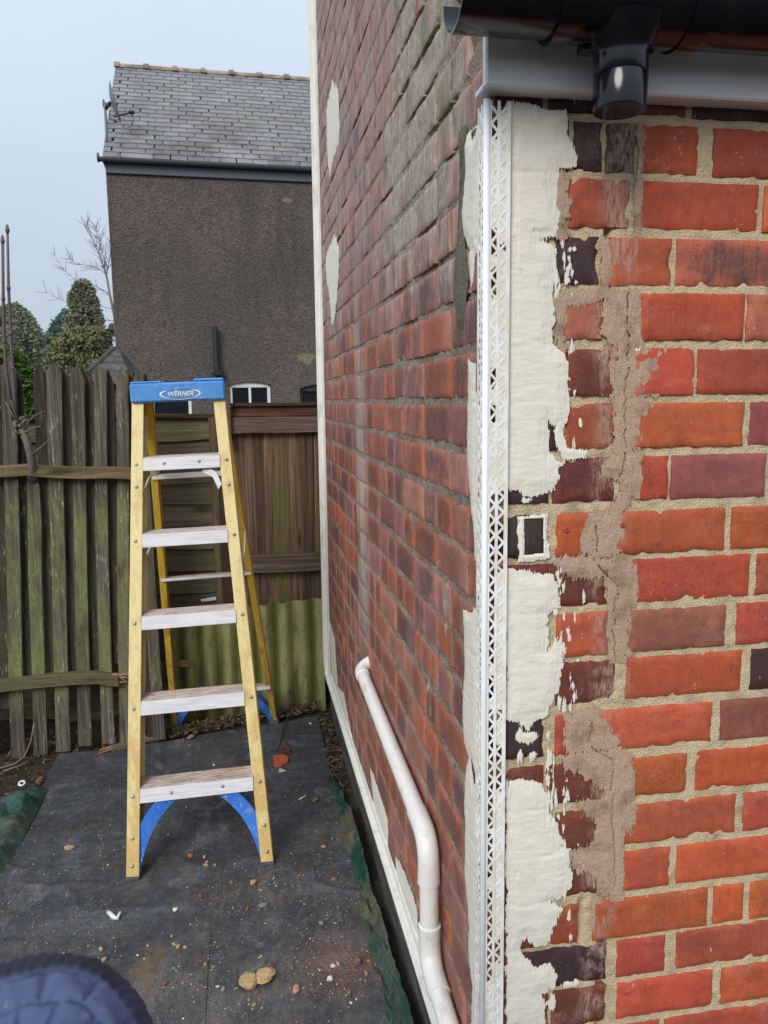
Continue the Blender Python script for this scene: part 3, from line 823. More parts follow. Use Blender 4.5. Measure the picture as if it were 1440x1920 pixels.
# filler pushed through the front wing of the bead (open stretches left dark)
def fill_holes(seed):
    mb = MB()
    zz = np.arange(0.30, 1.925, 0.0016)
    for (a0, a1, openr) in ((0.0016, 0.0128, [(190, 262), (425, 478), (505, 555), (690, 726), (762, 790), (925, 1245), (1262, 1300), (1330, 1545), (1560, 1640), (1665, 1830)]),
                            (0.0128, 0.0290, [(190, 214), (455, 470), (925, 1066), (1392, 1478), (1330, 1350), (1760, 1800)])):
        aa = np.arange(a0, a1, 0.0013)
        A, Z = np.meshgrid(aa, zz, indexing='ij')
        f = np.full(A.shape, 0.02)
        for (ya, yb) in openr:
            za, zb_ = onY(930, ya, YC)[2], onY(930, yb, YC)[2]
            f = np.minimum(f, np.where((Z < za) & (Z > zb_), -np.minimum(za - Z, Z - zb_), np.maximum(Z - za, zb_ - Z)))
        f = f + (fbm(A / 0.006, Z / 0.012, seed, 3) - 0.5) * 0.014
        m = f > 0
        th = 0.0067 + 0.0011 * fbm(A / 0.004, Z / 0.006, seed + 3, 3)
        mb.grid(np.stack([D + A, YC - th, Z], -1), None, np.full(A.shape + (3,), 0.04), mask=m[:-1, :-1] & m[1:, 1:])
    aa = np.arange(0.0016, 0.0290, 0.0014)
    A, Z = np.meshgrid(aa, zz, indexing='ij')
    f = fbm(A / 0.010, Z / 0.05, seed + 30, 4) - 0.50 + 0.16 * (Z < 1.55) * (Z > 1.2) + 0.10 * (Z > 1.78) + 0.12 * (fbm(A / 0.003, Z / 0.004, 3) - 0.5)
    m = f > 0
    th = 0.0064 + 0.0014 * fbm(A / 0.004, Z / 0.006, seed + 7, 3)
    mb.grid(np.stack([D - th, YC + A, Z], -1)[::-1], None, np.full(A.shape + (3,), 0.04), mask=(m[:-1, :-1] & m[1:, 1:])[::-1])
    return mb
fill_holes(71).build('bead_filler', FILL, bead, smooth=True, loose=True)
# filler on the side wall: strip by the bead, two long patches at the far end, run along the base bead
mb = MB()
sA = SP((907, 196), (902, 212), (896, 238), (878, 250), (871, 275), (873, 320), (870, 360), (866, 398), (869, 436), (880, 462), (887, 470), (880, 474), (881, 500), (884, 540), (888, 520), (890, 480), (897, 470), (900, 300), (911, 196))
sB = SP((879, 676), (879, 700), (878, 760), (876, 850), (882, 925), (884, 960), (889, 1010), (892, 1050), (897, 1050), (895, 676))
sC = SP((868, 1142), (871, 1190), (872, 1250), (869, 1300), (868, 1345), (872, 1395), (880, 1420), (874, 1450), (871, 1500), (873, 1560), (872, 1640), (877, 1690), (880, 1740), (879, 1790), (886, 1850), (884, 1925), (899, 1925), (897, 1142))
skim(mb, 'side', [sA, sB, sC], (0.0018, 0.0020), 0.0045, 0.0035, 65, streak=(0.004, 0.03), fringe=0.012, joints=0.0005, gain=0.15, holes=[SP((884, 248), (894, 240), (892, 252), (886, 262)), SP((884, 1420), (894, 1462), (890, 1470), (886, 1440))])
pA = SP((622, 150), (634, 170), (637, 235), (636, 268), (624, 300), (618, 332), (614, 290), (613, 240), (612, 205), (620, 172))
pB = SP((628, 438), (636, 470), (635, 520), (632, 560), (627, 605), (622, 606), (618, 560), (612, 520), (611, 480), (622, 452))
mb.build('filler', FILL, building, smooth=True, loose=True); mb = MB()
skim(mb, 'side', [pA, pB], (0.010, 0.0035), 0.030, 0.003, 66, streak=(0.03, 0.05), gain=0.06, fringe=0.03)
mb.build('filler', FILL, building, smooth=True, loose=True); mb = MB()
skim(mb, 'side', [SP((610, 200), (614, 330), (612, 240)), SP((617, 1160), (628, 1200), (634, 1290), (622, 1270)),
                  SP((622, 1275), (645, 1300), (664, 1400), (690, 1478), (664, 1402)), SP((694, 1440), (700, 1450), (728, 1540), (728, 1606), (704, 1535)),
                  SP((742, 1610), (752, 1620), (782, 1700), (788, 1790), (744, 1668))], (0.006, 0.003), 0.012, 0.004, 67, streak=(0.03, 0.02), gain=0.1)
skim(mb, 'side', [[(1.21, 0.186), (3.70, 0.186), (3.70, 0.215), (1.21, 0.208)]], (0.008, 0.003), 0.007, 0.004, 68, streak=(0.05, 0.02), gain=0.1)
mb.build('filler', FILL, building, smooth=True, loose=True)
# pinkish mortar smeared over the toothing on the front wall, split by a wandering crack
mb = MB()
crack = [(1192, 262), (1196, 300), (1190, 330), (1180, 540), (1174, 580), (1178, 620), (1176, 700), (1170, 770), (1172, 860), (1160, 905), (1152, 955), (1118, 985), (1120, 1060), (1160, 1100), (1150, 1160), (1152, 1240), (1156, 1310), (1108, 1330), (1106, 1400), (1148, 1425), (1149, 1560), (1152, 1600), (1150, 1670)]
sm = [FP((1136, 548), (1172, 552), (1198, 560), (1196, 650), (1140, 648), (1128, 610), (1126, 575)),
      FP((1130, 660), (1180, 655), (1246, 658), (1240, 700), (1226, 736), (1190, 745), (1150, 752), (1136, 730), (1122, 690)),
      FP((1158, 750), (1180, 748), (1214, 758), (1210, 800), (1196, 838), (1160, 842), (1152, 800)),
      FP((1120, 868), (1160, 856), (1195, 850), (1205, 900), (1196, 928), (1170, 946), (1160, 900), (1126, 890)),
      FP((1104, 965), (1140, 960), (1160, 970), (1168, 1010), (1152, 1036), (1110, 1046), (1094, 1030)),
      FP((1040, 1052), (1110, 1048), (1176, 1050), (1192, 1100), (1178, 1150), (1142, 1140), (1140, 1080), (1060, 1078)),
      FP((1146, 1150), (1180, 1146), (1176, 1228), (1144, 1236)),
      FP((1060, 1340), (1114, 1330), (1140, 1350), (1158, 1390), (1130, 1406), (1062, 1410), (1070, 1370)),
      FP((1050, 1420), (1110, 1408), (1180, 1420), (1186, 1490), (1160, 1520), (1110, 1460), (1064, 1440)),
      FP((1084, 1506), (1150, 1500), (1196, 1520), (1176, 1560), (1150, 1590), (1106, 1590), (1120, 1545)),
      FP((1070, 1600), (1150, 1594), (1164, 1650), (1128, 1684), (1118, 1640), (1074, 1630)),
      FP((1052, 320), (1066, 330), (1058, 440), (1040, 440)), FP((1042, 560), (1056, 556), (1056, 655), (1044, 650)), FP((1044, 555), (1190, 545), (1188, 560), (1046, 570))]
lines = []
fine = []
rc = random.Random(17)
for (p, q) in zip(crack[:-1], crack[1:]):
    n_ = max(2, int(abs(q[1] - p[1]) / 11))
    for i_ in range(n_):
        t_ = i_ / n_; fine.append((p[0] + (q[0] - p[0]) * t_ + rc.uniform(-3.2, 3.2), p[1] + (q[1] - p[1]) * t_))
for i_, (p, q) in enumerate(zip(fine[:-1], fine[1:])):
    w_ = rc.choice([0.0, 0.5, 0.7, 0.9, 1.2])
    if w_ > 0: lines.append(FP((p[0] - w_, p[1]), (p[0] + w_, p[1]), (q[0] + w_, q[1]), (q[0] - w_, q[1])))
bands = [FP((1192, 250), (1204, 250), (1200, 440), (1190, 440)), FP((1128, 450), (1142, 450), (1140, 545), (1130, 545)), FP((1172, 545), (1200, 548), (1196, 660), (1178, 740), (1182, 850), (1158, 850), (1160, 700)),
         FP((1156, 930), (1176, 930), (1140, 1040), (1120, 1040)), FP((1142, 1140), (1176, 1140), (1170, 1240), (1146, 1240)), FP((1142, 1405), (1172, 1405), (1166, 1690), (1146, 1690)), FP((1112, 1680), (1130, 1680), (1128, 1740), (1112, 1740))]
for k, (pp, am) in enumerate(((sm, 0.020), (bands, 0.007))):
    mb = MB()
    skim(mb, 'front', pp, (0.0013, 0.0015), am, 0.0030, 81 + k, streak=(0.0024, 0.020), gain=0.07, holes=lines, tmin=0.0005, fringe=0.016 if k == 0 else 0.004, soft=0.010 if k == 0 else 0.004)
    mb.build('smeared_mortar', SMEAR, building, smooth=True, loose=True)
# mossy cement dragged down the side wall beside the filler, and pale render daubs up high
mb = MB()
skim(mb, 'side', [SP((862, 245), (876, 240), (872, 300), (868, 420), (878, 520), (872, 590), (862, 645), (856, 590), (852, 520), (858, 440), (862, 330))], (0.003, 0.003), 0.010, 0.006, 84, streak=(0.006, 0.02), gain=0.18)
mb.build('mossy_cement', DARKMORT, building, smooth=True, loose=True)
# ------------------------------------------------------------------ fascia, gutter, waste pipe
mb = MB()
mb.obox((2.68, YC - 0.031, 2.07), ((2.323, 0, 0), (0, 0.009, 0), (0, 0, 0.132)), 0.003)
mb.obox((2.68, YC - 0.002, 1.9440), ((2.322, 0, 0), (0, 0.0195, 0), (0, 0, 0.0045)), 0.001)
mb.build('fascia', PVC_FASCIA, building)
GYC, GZC, GR = 1.094, 2.034, 0.0565
def trough(mb, x0, x1, r, th=0.0022, a0=182, a1=358, seg=36):
    an = np.radians(np.linspace(a0, a1, seg))
    ring = [(r * math.cos(a), r * math.sin(a)) for a in an] + [((r - th) * math.cos(a), (r - th) * math.sin(a)) for a in an[::-1]]
    n = len(ring)
    v = [(x0, GYC + y, GZC + z) for y, z in ring] + [(x1, GYC + y, GZC + z) for y, z in ring]
    f = [[i, (i + 1) % n, n + (i + 1) % n, n + i] for i in range(n)]
    for s in range(seg - 1):
        a, b = s, s + 1; c, d = n - 1 - s - 1, n - 1 - s
        f.append([a, d, c, b]); f.append([n + a, n + b, n + c, n + d])
    mb.add(v, f)
mb = MB(); trough(mb, 0.292, 5.0, GR)
def smooth_angle(o, deg=35):
    o.data.set_sharp_from_angle(angle=R_(deg)); return o
gutter = smooth_angle(mb.build('gutter', GUTTER, building, smooth=True))
for (xa, xb, r) in ((0.425, 0.452, 0.0625), (0.606, 0.636, 0.0625)):
    mb = MB(); trough(mb, xa, xb, r, 0.006)
    mb.obox(((xa + xb) / 2, GYC - r - 0.001, GZC - 0.004), ((0.009, 0, 0), (0, 0.004, 0), (0, 0, 0.008)))
    smooth_angle(mb.build('gutter_union', GUTTER, gutter, smooth=True))
mb = MB(); trough(mb, 0.4525, 0.6055, 0.0595, 0.004)
xc = 0.528
prof = [(2.000, 0.058), (1.982, 0.050), (1.972, 0.043), (1.964, 0.0385), (1.956, 0.0372), (1.936, 0.0368), (1.9345, 0.0360), (1.933, 0.0368), (1.893, 0.0360), (1.889, 0.0350)]
mb.tube([(xc, GYC, z) for z, r in prof], [r for z, r in prof], 40, cap=False)
mb.tube([(xc, GYC, z) for z in (1.889, 1.8895, 1.96)], [0.0350, 0.0325, 0.0325], 40, cap=True)
mb.obox((0.487, GYC + 0.02, 1.976), ((0.010, 0, 0), (0, 0.012, 0), (0, 0, 0.006)))
mb.obox((0.570, GYC + 0.02, 1.976), ((0.010, 0, 0), (0, 0.012, 0), (0, 0, 0.006)))
smooth_angle(mb.build('gutter_outlet', GUTTER, gutter, smooth=True))
# white waste pipe: out of the wall, along it towards us, down and away again
PX = D - 0.027
def bend(p0, p1, p2, r, n=8):
    """points of a rounded corner at p1"""
    p0, p1, p2 = (np.array(p, float) for p in (p0, p1, p2))
    a = (p0 - p1) / np.linalg.norm(p0 - p1); b = (p2 - p1) / np.linalg.norm(p2 - p1)
    return [(1 - t) ** 2 * (p1 + a * r) + 2 * t * (1 - t) * p1 + t * t * (p1 + b * r) for t in np.linspace(0, 1, n)]
A0, A1, A2, A3, A4 = (D + 0.03, 2.47, 0.665), (PX, 2.47, 0.640), (PX, 1.500, 0.598), (PX, 1.492, 0.330), (PX + 0.01, 0.95, 0.245)
path = [A0] + bend(A0, A1, A2, 0.045) + bend(A1, A2, A3, 0.05) + bend(A2, A3, A4, 0.045) + [A4]
mb = MB(); mb.tube(path, 0.0200, 22)
pipe = mb.build('waste_pipe', PIPE, building, smooth=True)
def collar(pts, rad):
    mb = MB(); mb.tube(pts, rad, 22); smooth_angle(mb.build('pipe_collar', PIPE, pipe, smooth=True))
b2 = bend(A1, A2, A3, 0.055, 9); s2 = np.array(A1) - np.array(A2); s2 /= np.linalg.norm(s2)
collar([b2[0] + s2 * 0.06, b2[0] + s2 * 0.058] + b2 + [b2[-1] + np.array((0, 0, -0.036)), b2[-1] + np.array((0, 0, -0.038))],
       [0.0205, 0.0222] + [0.0226] * 9 + [0.0238, 0.0205])
b3 = bend(A2, A3, A4, 0.05, 9); s3 = np.array(A4) - np.array(A3); s3 /= np.linalg.norm(s3)
collar([b3[0] + np.array((0, 0, 0.036)), b3[0] + np.array((0, 0, 0.034))] + b3 + [b3[-1] + s3 * 0.03, b3[-1] + s3 * 0.032], [0.0205, 0.0236] + [0.0228] * 9 + [0.0236, 0.0205])
b1 = bend(A0, A1, A2, 0.05, 9); s1 = np.array(A2) - np.array(A1); s1 /= np.linalg.norm(s1)
collar(b1 + [b1[-1] + s1 * 0.02, b1[-1] + s1 * 0.022], [0.0226] * 9 + [0.0226, 0.0205])

# ------------------------------------------------------------------ rubber mat
def m_mat():
    t = NT('ribbed_black_matting')
    x, y, z = t.sep(t.pos)
    n1 = t.noise(5, 6, 0.7); n2 = t.noise(38, 5, 0.7)
    col = t.mix(t.mr(n1, 0.3, 0.7), (0.025, 0.027, 0.032), (0.062, 0.066, 0.075))
    wet = t.mr(t.noise((3.2, 2.4, 1), 4, 0.6), 0.47, 0.60)
    col = t.mix(t.ma('MULTIPLY', t.mr(n2, 0.48, 0.70), 0.6), col, (0.115, 0.122, 0.138))
    # dust trodden into the ribs
    du = t.ma('MULTIPLY', t.mr(t.noise(240, 3, 0.8), 0.55, 0.70), t.mr(t.noise((3.4, 2.2, 1), 5, 0.7), 0.46, 0.64))
    near = t.mr(y, 2.9, 2.0, 0.2, 1.0)
    haze_ = t.ma('MULTIPLY', t.mr(t.noise((2.6, 2.0, 1), 5, 0.7), 0.42, 0.60), t.mr(t.noise((60, 14, 1), 4, 0.7), 0.36, 0.62))
    col = t.mix(t.ma('MULTIPLY', t.ma('MULTIPLY', haze_, near), 0.8), col, (0.165, 0.128, 0.088))
    col = t.mix(t.ma('MULTIPLY', t.ma('MULTIPLY', du, near), 0.9), col, (0.34, 0.26, 0.165))
    foot = t.ma('MULTIPLY', t.mr(t.noise((7, 3.5, 1), 5, 0.7, dist=1.2), 0.57, 0.66), t.mr(t.noise((90, 90, 1), 4, 0.8), 0.40, 0.60))
    col = t.mix(t.ma('MULTIPLY', foot, 0.55), col, (0.30, 0.30, 0.30))
    gd = t.ma('MULTIPLY', t.mr(t.noise((6, 5, 1), 5, 0.75), 0.50, 0.66), t.mr(t.noise(110, 4, 0.8), 0.42, 0.62))
    col = t.mix(t.ma('MULTIPLY', gd, 0.7), col, (0.20, 0.205, 0.215))
    rd = t.ma('MULTIPLY', t.mr(t.ma('ABSOLUTE', t.ma('SUBTRACT', x, 0.21)), 0.03, 0.13, 1, 0), t.mr(t.ma('ABSOLUTE', t.ma('SUBTRACT', y, 1.95)), 0.02, 0.16, 1, 0))
    rd = t.ma('MULTIPLY', rd, t.mr(t.noise(140, 4, 0.8), 0.42, 0.62))
    col = t.mix(t.ma('MULTIPLY', rd, 0.8), col, (0.36, 0.15, 0.085))
    ru = t.ma('MULTIPLY', t.mr(t.ma('ABSOLUTE', t.ma('SUBTRACT', x, -0.30)), 0.012, 0.05, 1, 0), t.mr(t.ma('ABSOLUTE', t.ma('SUBTRACT', y, 2.02)), 0.03, 0.13, 1, 0))
    col = t.mix(t.ma('MULTIPLY', t.ma('MULTIPLY', ru, t.mr(n2, 0.38, 0.6)), 0.7), col, (0.22, 0.115, 0.035))
    w = t.n('ShaderNodeTexWave'); w.wave_type = 'BANDS'; w.bands_direction = 'X'
    w.inputs['Scale'].default_value = 62.0; w.inputs['Distortion'].default_value = 0.6; w.inputs['Detail'].default_value = 1.0
    t.l(t.vs((1, 0.06, 1)), w.inputs['Vector'])
    rib = w.outputs['Fac']
    sx = onZ(395, 1750)[0]
    sm_ = t.ma('MULTIPLY', t.mr(t.ma('ABSOLUTE', t.ma('SUBTRACT', x, t.ma('ADD', sx, t.ma('MULTIPLY', t.ma('SUBTRACT', t.noise((1, 6, 1), 2), 0.5), 0.012)))), 0.0008, 0.0026, 1, 0), t.mr(y, 2.25, 2.1))
    col = t.mix(t.ma('MULTIPLY', sm_, 0.8), col, (0.006, 0.006, 0.008))
    col = t.mix(t.ma('MULTIPLY', rib, 0.09), col, (0.012, 0.013, 0.016))
    h = t.ma('ADD', t.ma('MULTIPLY', rib, 0.18), t.ma('ADD', n2, t.ma('MULTIPLY', t.noise(260, 3), 0.6)))
    return t.done(col, t.mr(wet, 0, 1, 0.72, 0.44), t.bump(h, 0.0020, 0.9), 0.45)
RUBBER = m_mat()
FAR = [(-0.84, 3.475), (-0.62, 3.46), (-0.41, 3.49), (-0.2, 3.555), (0.01, 3.60), (0.30, 3.645)]
def far_edge(x): return np.interp(x, [p[0] for p in FAR], [p[1] for p in FAR])
def mat_z(x, y):
    x = np.asarray(x, float); y = np.asarray(y, float)
    cr = np.abs(2 * fbm(x * 2.0 + 7 + 0.4 * y, y * 3.4, 98, 3) - 1)
    return 0.007 * np.clip(1 - cr * 9, 0, 1) ** 2 + 0.0005 + 0.010 * (fbm(np.asarray(x) * 2.4 + 3, np.asarray(y) * 3.1, 97, 3) - 0.5) + 0.008 * (fbm(np.asarray(x) * 5, np.asarray(y) * 5, 91, 4) - 0.5) + 0.004 * (fbm(np.asarray(x) * 1.5, np.asarray(y) * 22, 93, 2) - 0.5)
u_ = np.linspace(-0.83, 0.306, 200); v_ = np.concatenate([np.linspace(-0.6, 1.5, 30), np.linspace(1.5, 1, 1)[:0], np.linspace(1.5, 3.65, 330)[1:]])
U, V = np.meshgrid(u_, v_, indexing='ij')
fe = far_edge(U)
V2 = np.where(V > 3.0, 3.0 + (V - 3.0) * (fe - 3.0) / 0.65, V)
U2 = U + 0.006 * (fbm(V2 * 4, U * 0, 95) - 0.5) * (U > 0.29)
Z2 = mat_z(U2, V2)
# a lifted slit in the sheet
slit = onZ(135, 1665)
Z2 = Z2 + 0.016 * np.exp(-((U2 - slit[0]) / 0.055) ** 2 - ((V2 - slit[1] - 0.008) / 0.016) ** 2)
mb = MB()
top = np.stack([U2, V2, Z2], -1)
mb.grid(top)
border = [top[:, 0], top[-1, :], top[::-1, -1], top[::-1, :][0] if False else top[0, ::-1]]
for line in border:
    low = line.copy(); low[:, 2] = -0.006
    mb.grid(np.stack([line, low], 0)[::-1] if True else None)
mat_o = mb.build('ground_mat', RUBBER, smooth=True)
label(mat_o, 'black ribbed rubber matting rolled out on the ground, dusted with mortar grit', 'mat')

# ------------------------------------------------------------------ green tarpaulins
def m_tarp():
    t = NT('green_tarpaulin')
    n1 = t.noise(26, 5, 0.7)
    col = t.mix(t.mr(n1, 0.35, 0.7), (0.006, 0.032, 0.023), (0.018, 0.070, 0.052))
    du = t.ma('MULTIPLY', t.mr(t.noise((11, 5, 8), 5, 0.7), 0.42, 0.58), t.mr(t.noise(120, 3, 0.8), 0.34, 0.56))
    col = t.mix(t.ma('MULTIPLY', du, t.mr(t.sep(t.pos)[0], -0.8, 0.2, 0.35, 0.9)), col, (0.14, 0.105, 0.065))
    wv = t.voro((420, 420, 420))
    return t.done(col, t.mr(n1, 0.3, 0.7, 0.35, 0.6), t.bump(t.ma('ADD', t.ma('MULTIPLY', wv, 0.2), t.noise(55, 4, 0.6)), 0.006, 0.8), 0.5)
TARP = m_tarp()
yy = np.linspace(1.0, 3.02, 260); ss = np.linspace(0, 1, 30)
Yg, Sg = np.meshgrid(yy, ss, indexing='ij')
tw = np.interp(Yg, [1.0, 1.8, 2.6, 3.02], [0.080, 0.064, 0.052, 0.022]) + 0.022 * (fbm(Yg * 9, Sg * 0, 101) - 0.5)
Xg = 0.285 + Sg * tw
Zg = -0.002 + 0.052 * Sg ** 2 * (0.4 + fbm(Yg * 5, Sg * 0, 102)) * np.clip((3.0 - Yg) / 0.3, 0.3, 1) + 0.050 * (fbm(Yg * 13, Sg * 3.0 + Yg * 4, 103, 4) - 0.42) * np.clip(Sg * 4 - 0.5, 0, 1)
Zg = np.maximum(Zg, -0.006)
mb = MB(); mb.grid(np.stack([Xg, Yg, Zg], -1)[::-1])
o = mb.build('tarpaulin', TARP, smooth=True)
label(o, 'dirty green tarpaulin strip crumpled between the black mat and the brick wall', 'tarpaulin', 'green tarpaulins under the mat')
xx = np.linspace(-1.35, -0.80, 110); yy = np.linspace(2.42, 3.16, 140)
Xg, Yg = np.meshgrid(xx, yy, indexing='ij')
edge = 3.16 - 0.16 * np.clip((-0.90 - Xg) / 0.18, 0, 1) - 0.05 * fbm(Xg * 9, 0 * Xg, 111)
Y2 = 2.42 + (Yg - 2.42) * (edge - 2.42) / 0.74
Zg = 0.008 + 0.040 * np.abs(fbm(Xg * 7 + Y2 * 3, Y2 * 9, 112, 4) - 0.5) * 2.6 + 0.035 * np.exp(-((Y2 - 3.02) / 0.035) ** 2) * (0.4 + fbm(Xg * 8, 0 * Xg, 113))
Zg = Zg * np.clip((-0.80 - Xg) / 0.05, 0.05, 1)
mb = MB(); mb.grid(np.stack([Xg, Y2, Zg], -1))
tl = mb.build('tarpaulin', TARP, smooth=True)
label(tl, 'folded green tarpaulin with a white eyelet at the left edge of the black mat', 'tarpaulin', 'green tarpaulins under the mat')
e = onZ(41, 1470, 0.050)
mb = MB(); a_ = np.linspace(0, 2 * math.pi, 25)
mb.tube([e + np.array((0.0105 * math.cos(a), 0.0105 * math.sin(a), 0.003 + 0.004 * math.sin(a) + 0.0 * a)) for a in a_], 0.0036, 8, cap=False)
mb.build('eyelet', PVC, tl, smooth=True)

# ------------------------------------------------------------------ stepladder
def m_fibreglass(name, a, dirt):
    t = NT(name)
    n1 = t.noise((26, 26, 7), 5, 0.7); fl = t.noise((260, 260, 10), 3, 0.6)
    col = t.mix(t.mr(fl, 0.35, 0.7, 0, 0.35), a, tuple(c * 0.72 for c in a))
    z = t.sep(t.pos)[2]
    lo = t.mr(z, 0.85, 0.05, 0.0, 0.20)
    col = t.mix(t.ma('MULTIPLY', t.mr(t.ma('ADD', n1, lo), 0.52, 0.70), 0.85), col, dirt)
    pk = t.ma('MULTIPLY', t.mr(t.noise((42, 42, 16), 4, 0.7), 0.60, 0.70), 0.75)
    col = t.mix(pk, col, (0.62, 0.38, 0.27))
    bk = t.ma('MULTIPLY', t.mr(t.noise(130, 4, 0.8), 0.60, 0.68), t.mr(t.ma('ADD', t.noise(8, 2), lo), 0.52, 0.64))
    col = t.mix(bk, col, (0.10, 0.055, 0.02))
    return t.done(col, 0.5, t.bump(fl, 0.0005, 0.6), 0.45)
YELF = m_fibreglass('yellow_fibreglass', (0.78, 0.645, 0.30), (0.58, 0.38, 0.12))
YELB = m_fibreglass('deep_yellow_fibreglass', (0.70, 0.46, 0.045), (0.36, 0.21, 0.05))
def m_tread():
    t = NT('paint_spattered_aluminium')
    nz = t.sep(t.g.outputs['Normal'])[2]
    up = t.mr(nz, 0.4, 0.8)
    n1 = t.noise((14, 60, 60), 5, 0.7); n2 = t.noise(34, 4, 0.75)
    col = t.mix(t.mr(t.noise((9, 50, 120), 4, 0.7), 0.38, 0.68), (0.74, 0.73, 0.74), (0.56, 0.55, 0.56))
    worn = t.mix(t.mr(n1, 0.40, 0.60), (0.60, 0.44, 0.34), (0.33, 0.22, 0.15))
    worn = t.mix(t.mr(t.noise((26, 170, 190), 4, 0.8), 0.53, 0.60, 0, 0.9), worn, (0.115, 0.080, 0.055))
    worn = t.mix(t.mr(t.noise((11, 26, 30), 4, 0.7), 0.60, 0.66, 0, 0.8), worn, (0.24, 0.195, 0.15))
    col = t.mix(up, col, worn)
    pk = t.ma('MULTIPLY', t.mr(n2, 0.62, 0.70), 0.6)
    col = t.mix(pk, col, (0.62, 0.47, 0.37))
    bk = t.mr(t.noise(120, 4, 0.8), 0.68, 0.72, 0, 0.8)
    col = t.mix(bk, col, (0.14, 0.10, 0.075))
    return t.done(col, 0.5, t.bump(t.ma('ADD', n1, n2), 0.0010, 0.6), 0.4)
TREAD = m_tread()
ALU = m_plain('aluminium', (0.60, 0.59, 0.59), 0.5, (0.30, 0.27, 0.25), 0.5, 40, metal=0.15)
RIVET = m_plain('rivet_steel', (0.50, 0.46, 0.42), 0.4, (0.20, 0.14, 0.09), 0.6, 90, metal=0.5)
def m_blue():
    t = NT('blue_plastic')
    col = t.mix(t.mr(t.noise(18, 4), 0.35, 0.7), (0.030, 0.150, 0.58), (0.050, 0.21, 0.66))
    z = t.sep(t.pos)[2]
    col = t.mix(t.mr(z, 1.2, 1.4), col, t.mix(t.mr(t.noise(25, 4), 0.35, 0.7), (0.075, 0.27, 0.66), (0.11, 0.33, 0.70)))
    sc_ = t.ma('MULTIPLY', t.mr(t.noise((90, 90, 40), 5, 0.8), 0.60, 0.66), 0.85)
    col = t.mix(sc_, col, (0.62, 0.62, 0.60))
    d2 = t.ma('MULTIPLY', t.mr(t.noise(22, 4, 0.7), 0.60, 0.70), t.mr(z, 1.0, 0.4))
    col = t.mix(t.ma('MULTIPLY', d2, 0.8), col, (0.42, 0.34, 0.28))
    return t.done(col, 0.42, t.bump(t.noise(200, 3), 0.0005, 0.5), 0.4)
BLUE = m_blue()
PAD = m_plain('rubber_pad', (0.05, 0.055, 0.07), 0.7, (0.22, 0.22, 0.24), 0.7, 60)
ladder = thing('stepladder', 'yellow stepladder with white treads and a blue top cap standing on the black mat', 'stepladder', (-0.18, 2.45, 0))
TF = 0.296
def fy(z): return 2.447 + TF * z
def fx(z): return -0.180 - 0.022 * z
def fhw(z): return 0.2315 - (0.2315 - 0.158) * z / 1.5
def by(z): return 3.660 - (3.660 - 2.985) * z / 1.50
def bx(z): return -0.125 - 0.048 * z
def bhw(z): return 0.240 - (0.240 - 0.138) * z / 1.5
def unit(v): v = np.array(v, float); return v / np.linalg.norm(v)
def rail(name, mat, X, Y, z0, z1, side, depth, flange, th=0.0045):
    p, q = np.array((X(z0), Y(z0), z0)), np.array((X(z1), Y(z1), z1))
    ax = (q - p) / 2; c = (p + q) / 2
    inn = -side * np.array((0.9986, -0.052, 0.0)); inn = unit(inn - unit(ax) * (inn @ unit(ax)))
    dep = unit(np.cross(ax, inn)); dep = dep if dep[1] > 0 else -dep
    mb = MB()
    mb.obox(c + inn * th / 2 + dep * depth / 2, (ax, inn * th / 2, dep * (depth / 2 - th)), 0.001)          # web
    mb.obox(c + inn * flange / 2 + dep * th / 2, (ax, inn * flange / 2, dep * th / 2), 0.0016)
    mb.obox(c + inn * flange / 2 + dep * (depth - th / 2), (ax, inn * flange / 2, dep * th / 2), 0.0016)
    return mb.build(name, mat, ladder)
for s in (-1, 1):
    rail('front_rail', YELF, lambda z: fx(z) + s * fhw(z), fy, 0.012, 1.52, s, 0.088, 0.040)
    rail('back_rail', YELB, lambda z: bx(z) + s * bhw(z), lambda z: by(z) - 0.045, 0.012, 1.52, s, 0.046, 0.026)
# cap with a sunk tool tray
capx = unit((1, 0, 0.030))
cz, cyf = 1.534, fy(1.50) - 0.016
cap_c = np.array((fx(1.53) - 0.0, cyf + 0.075, cz))
mb = MB()
capz = np.cross(np.array((0, -1, 0.0)), capx); capz = capz if capz[2] > 0 else -capz
mb.obox(cap_c, (capx * 0.160, np.array((0, 0.075, 0)), capz * 0.033), 0.006)
mb.obox(cap_c + capx * -0.106 + capz * 0.0355, (capx * 0.052, np.array((0, 0.073, 0)), capz * 0.0035), 0.003)
mb.obox(cap_c + capx * 0.106 + capz * 0.0375, (capx * 0.052, np.array((0, 0.073, 0)), capz * 0.0050), 0.004)
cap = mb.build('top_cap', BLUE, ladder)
PALE = m_plain('logo_paint', (0.74, 0.77, 0.80), 0.5, (0.30, 0.42, 0.66), 0.4, 110, lo=0.55, hi=0.65, tinted=False)
INK = m_plain('logo_outline', (0.03, 0.055, 0.14), 0.5)
lc = cap_c + np.array((0, -0.0755, 0)) - capz * 0.008 + capx * 0.008
def oval(mb, ra, rb, rad, c, a0=0, a1=2 * math.pi, taper=False):
    an = np.linspace(a0, a1, 61)
    mb.tube([c + capx * (ra * math.cos(a)) + capz * (rb * math.sin(a)) for a in an], [rad * (1 if not taper else 0.25 + 0.75 * abs(math.cos(a))) for a in an], 6, cap=False)
mb = MB(); oval(mb, 0.060, 0.0160, 0.0006, lc); mb.build('logo_oval', INK, cap)
mb = MB()
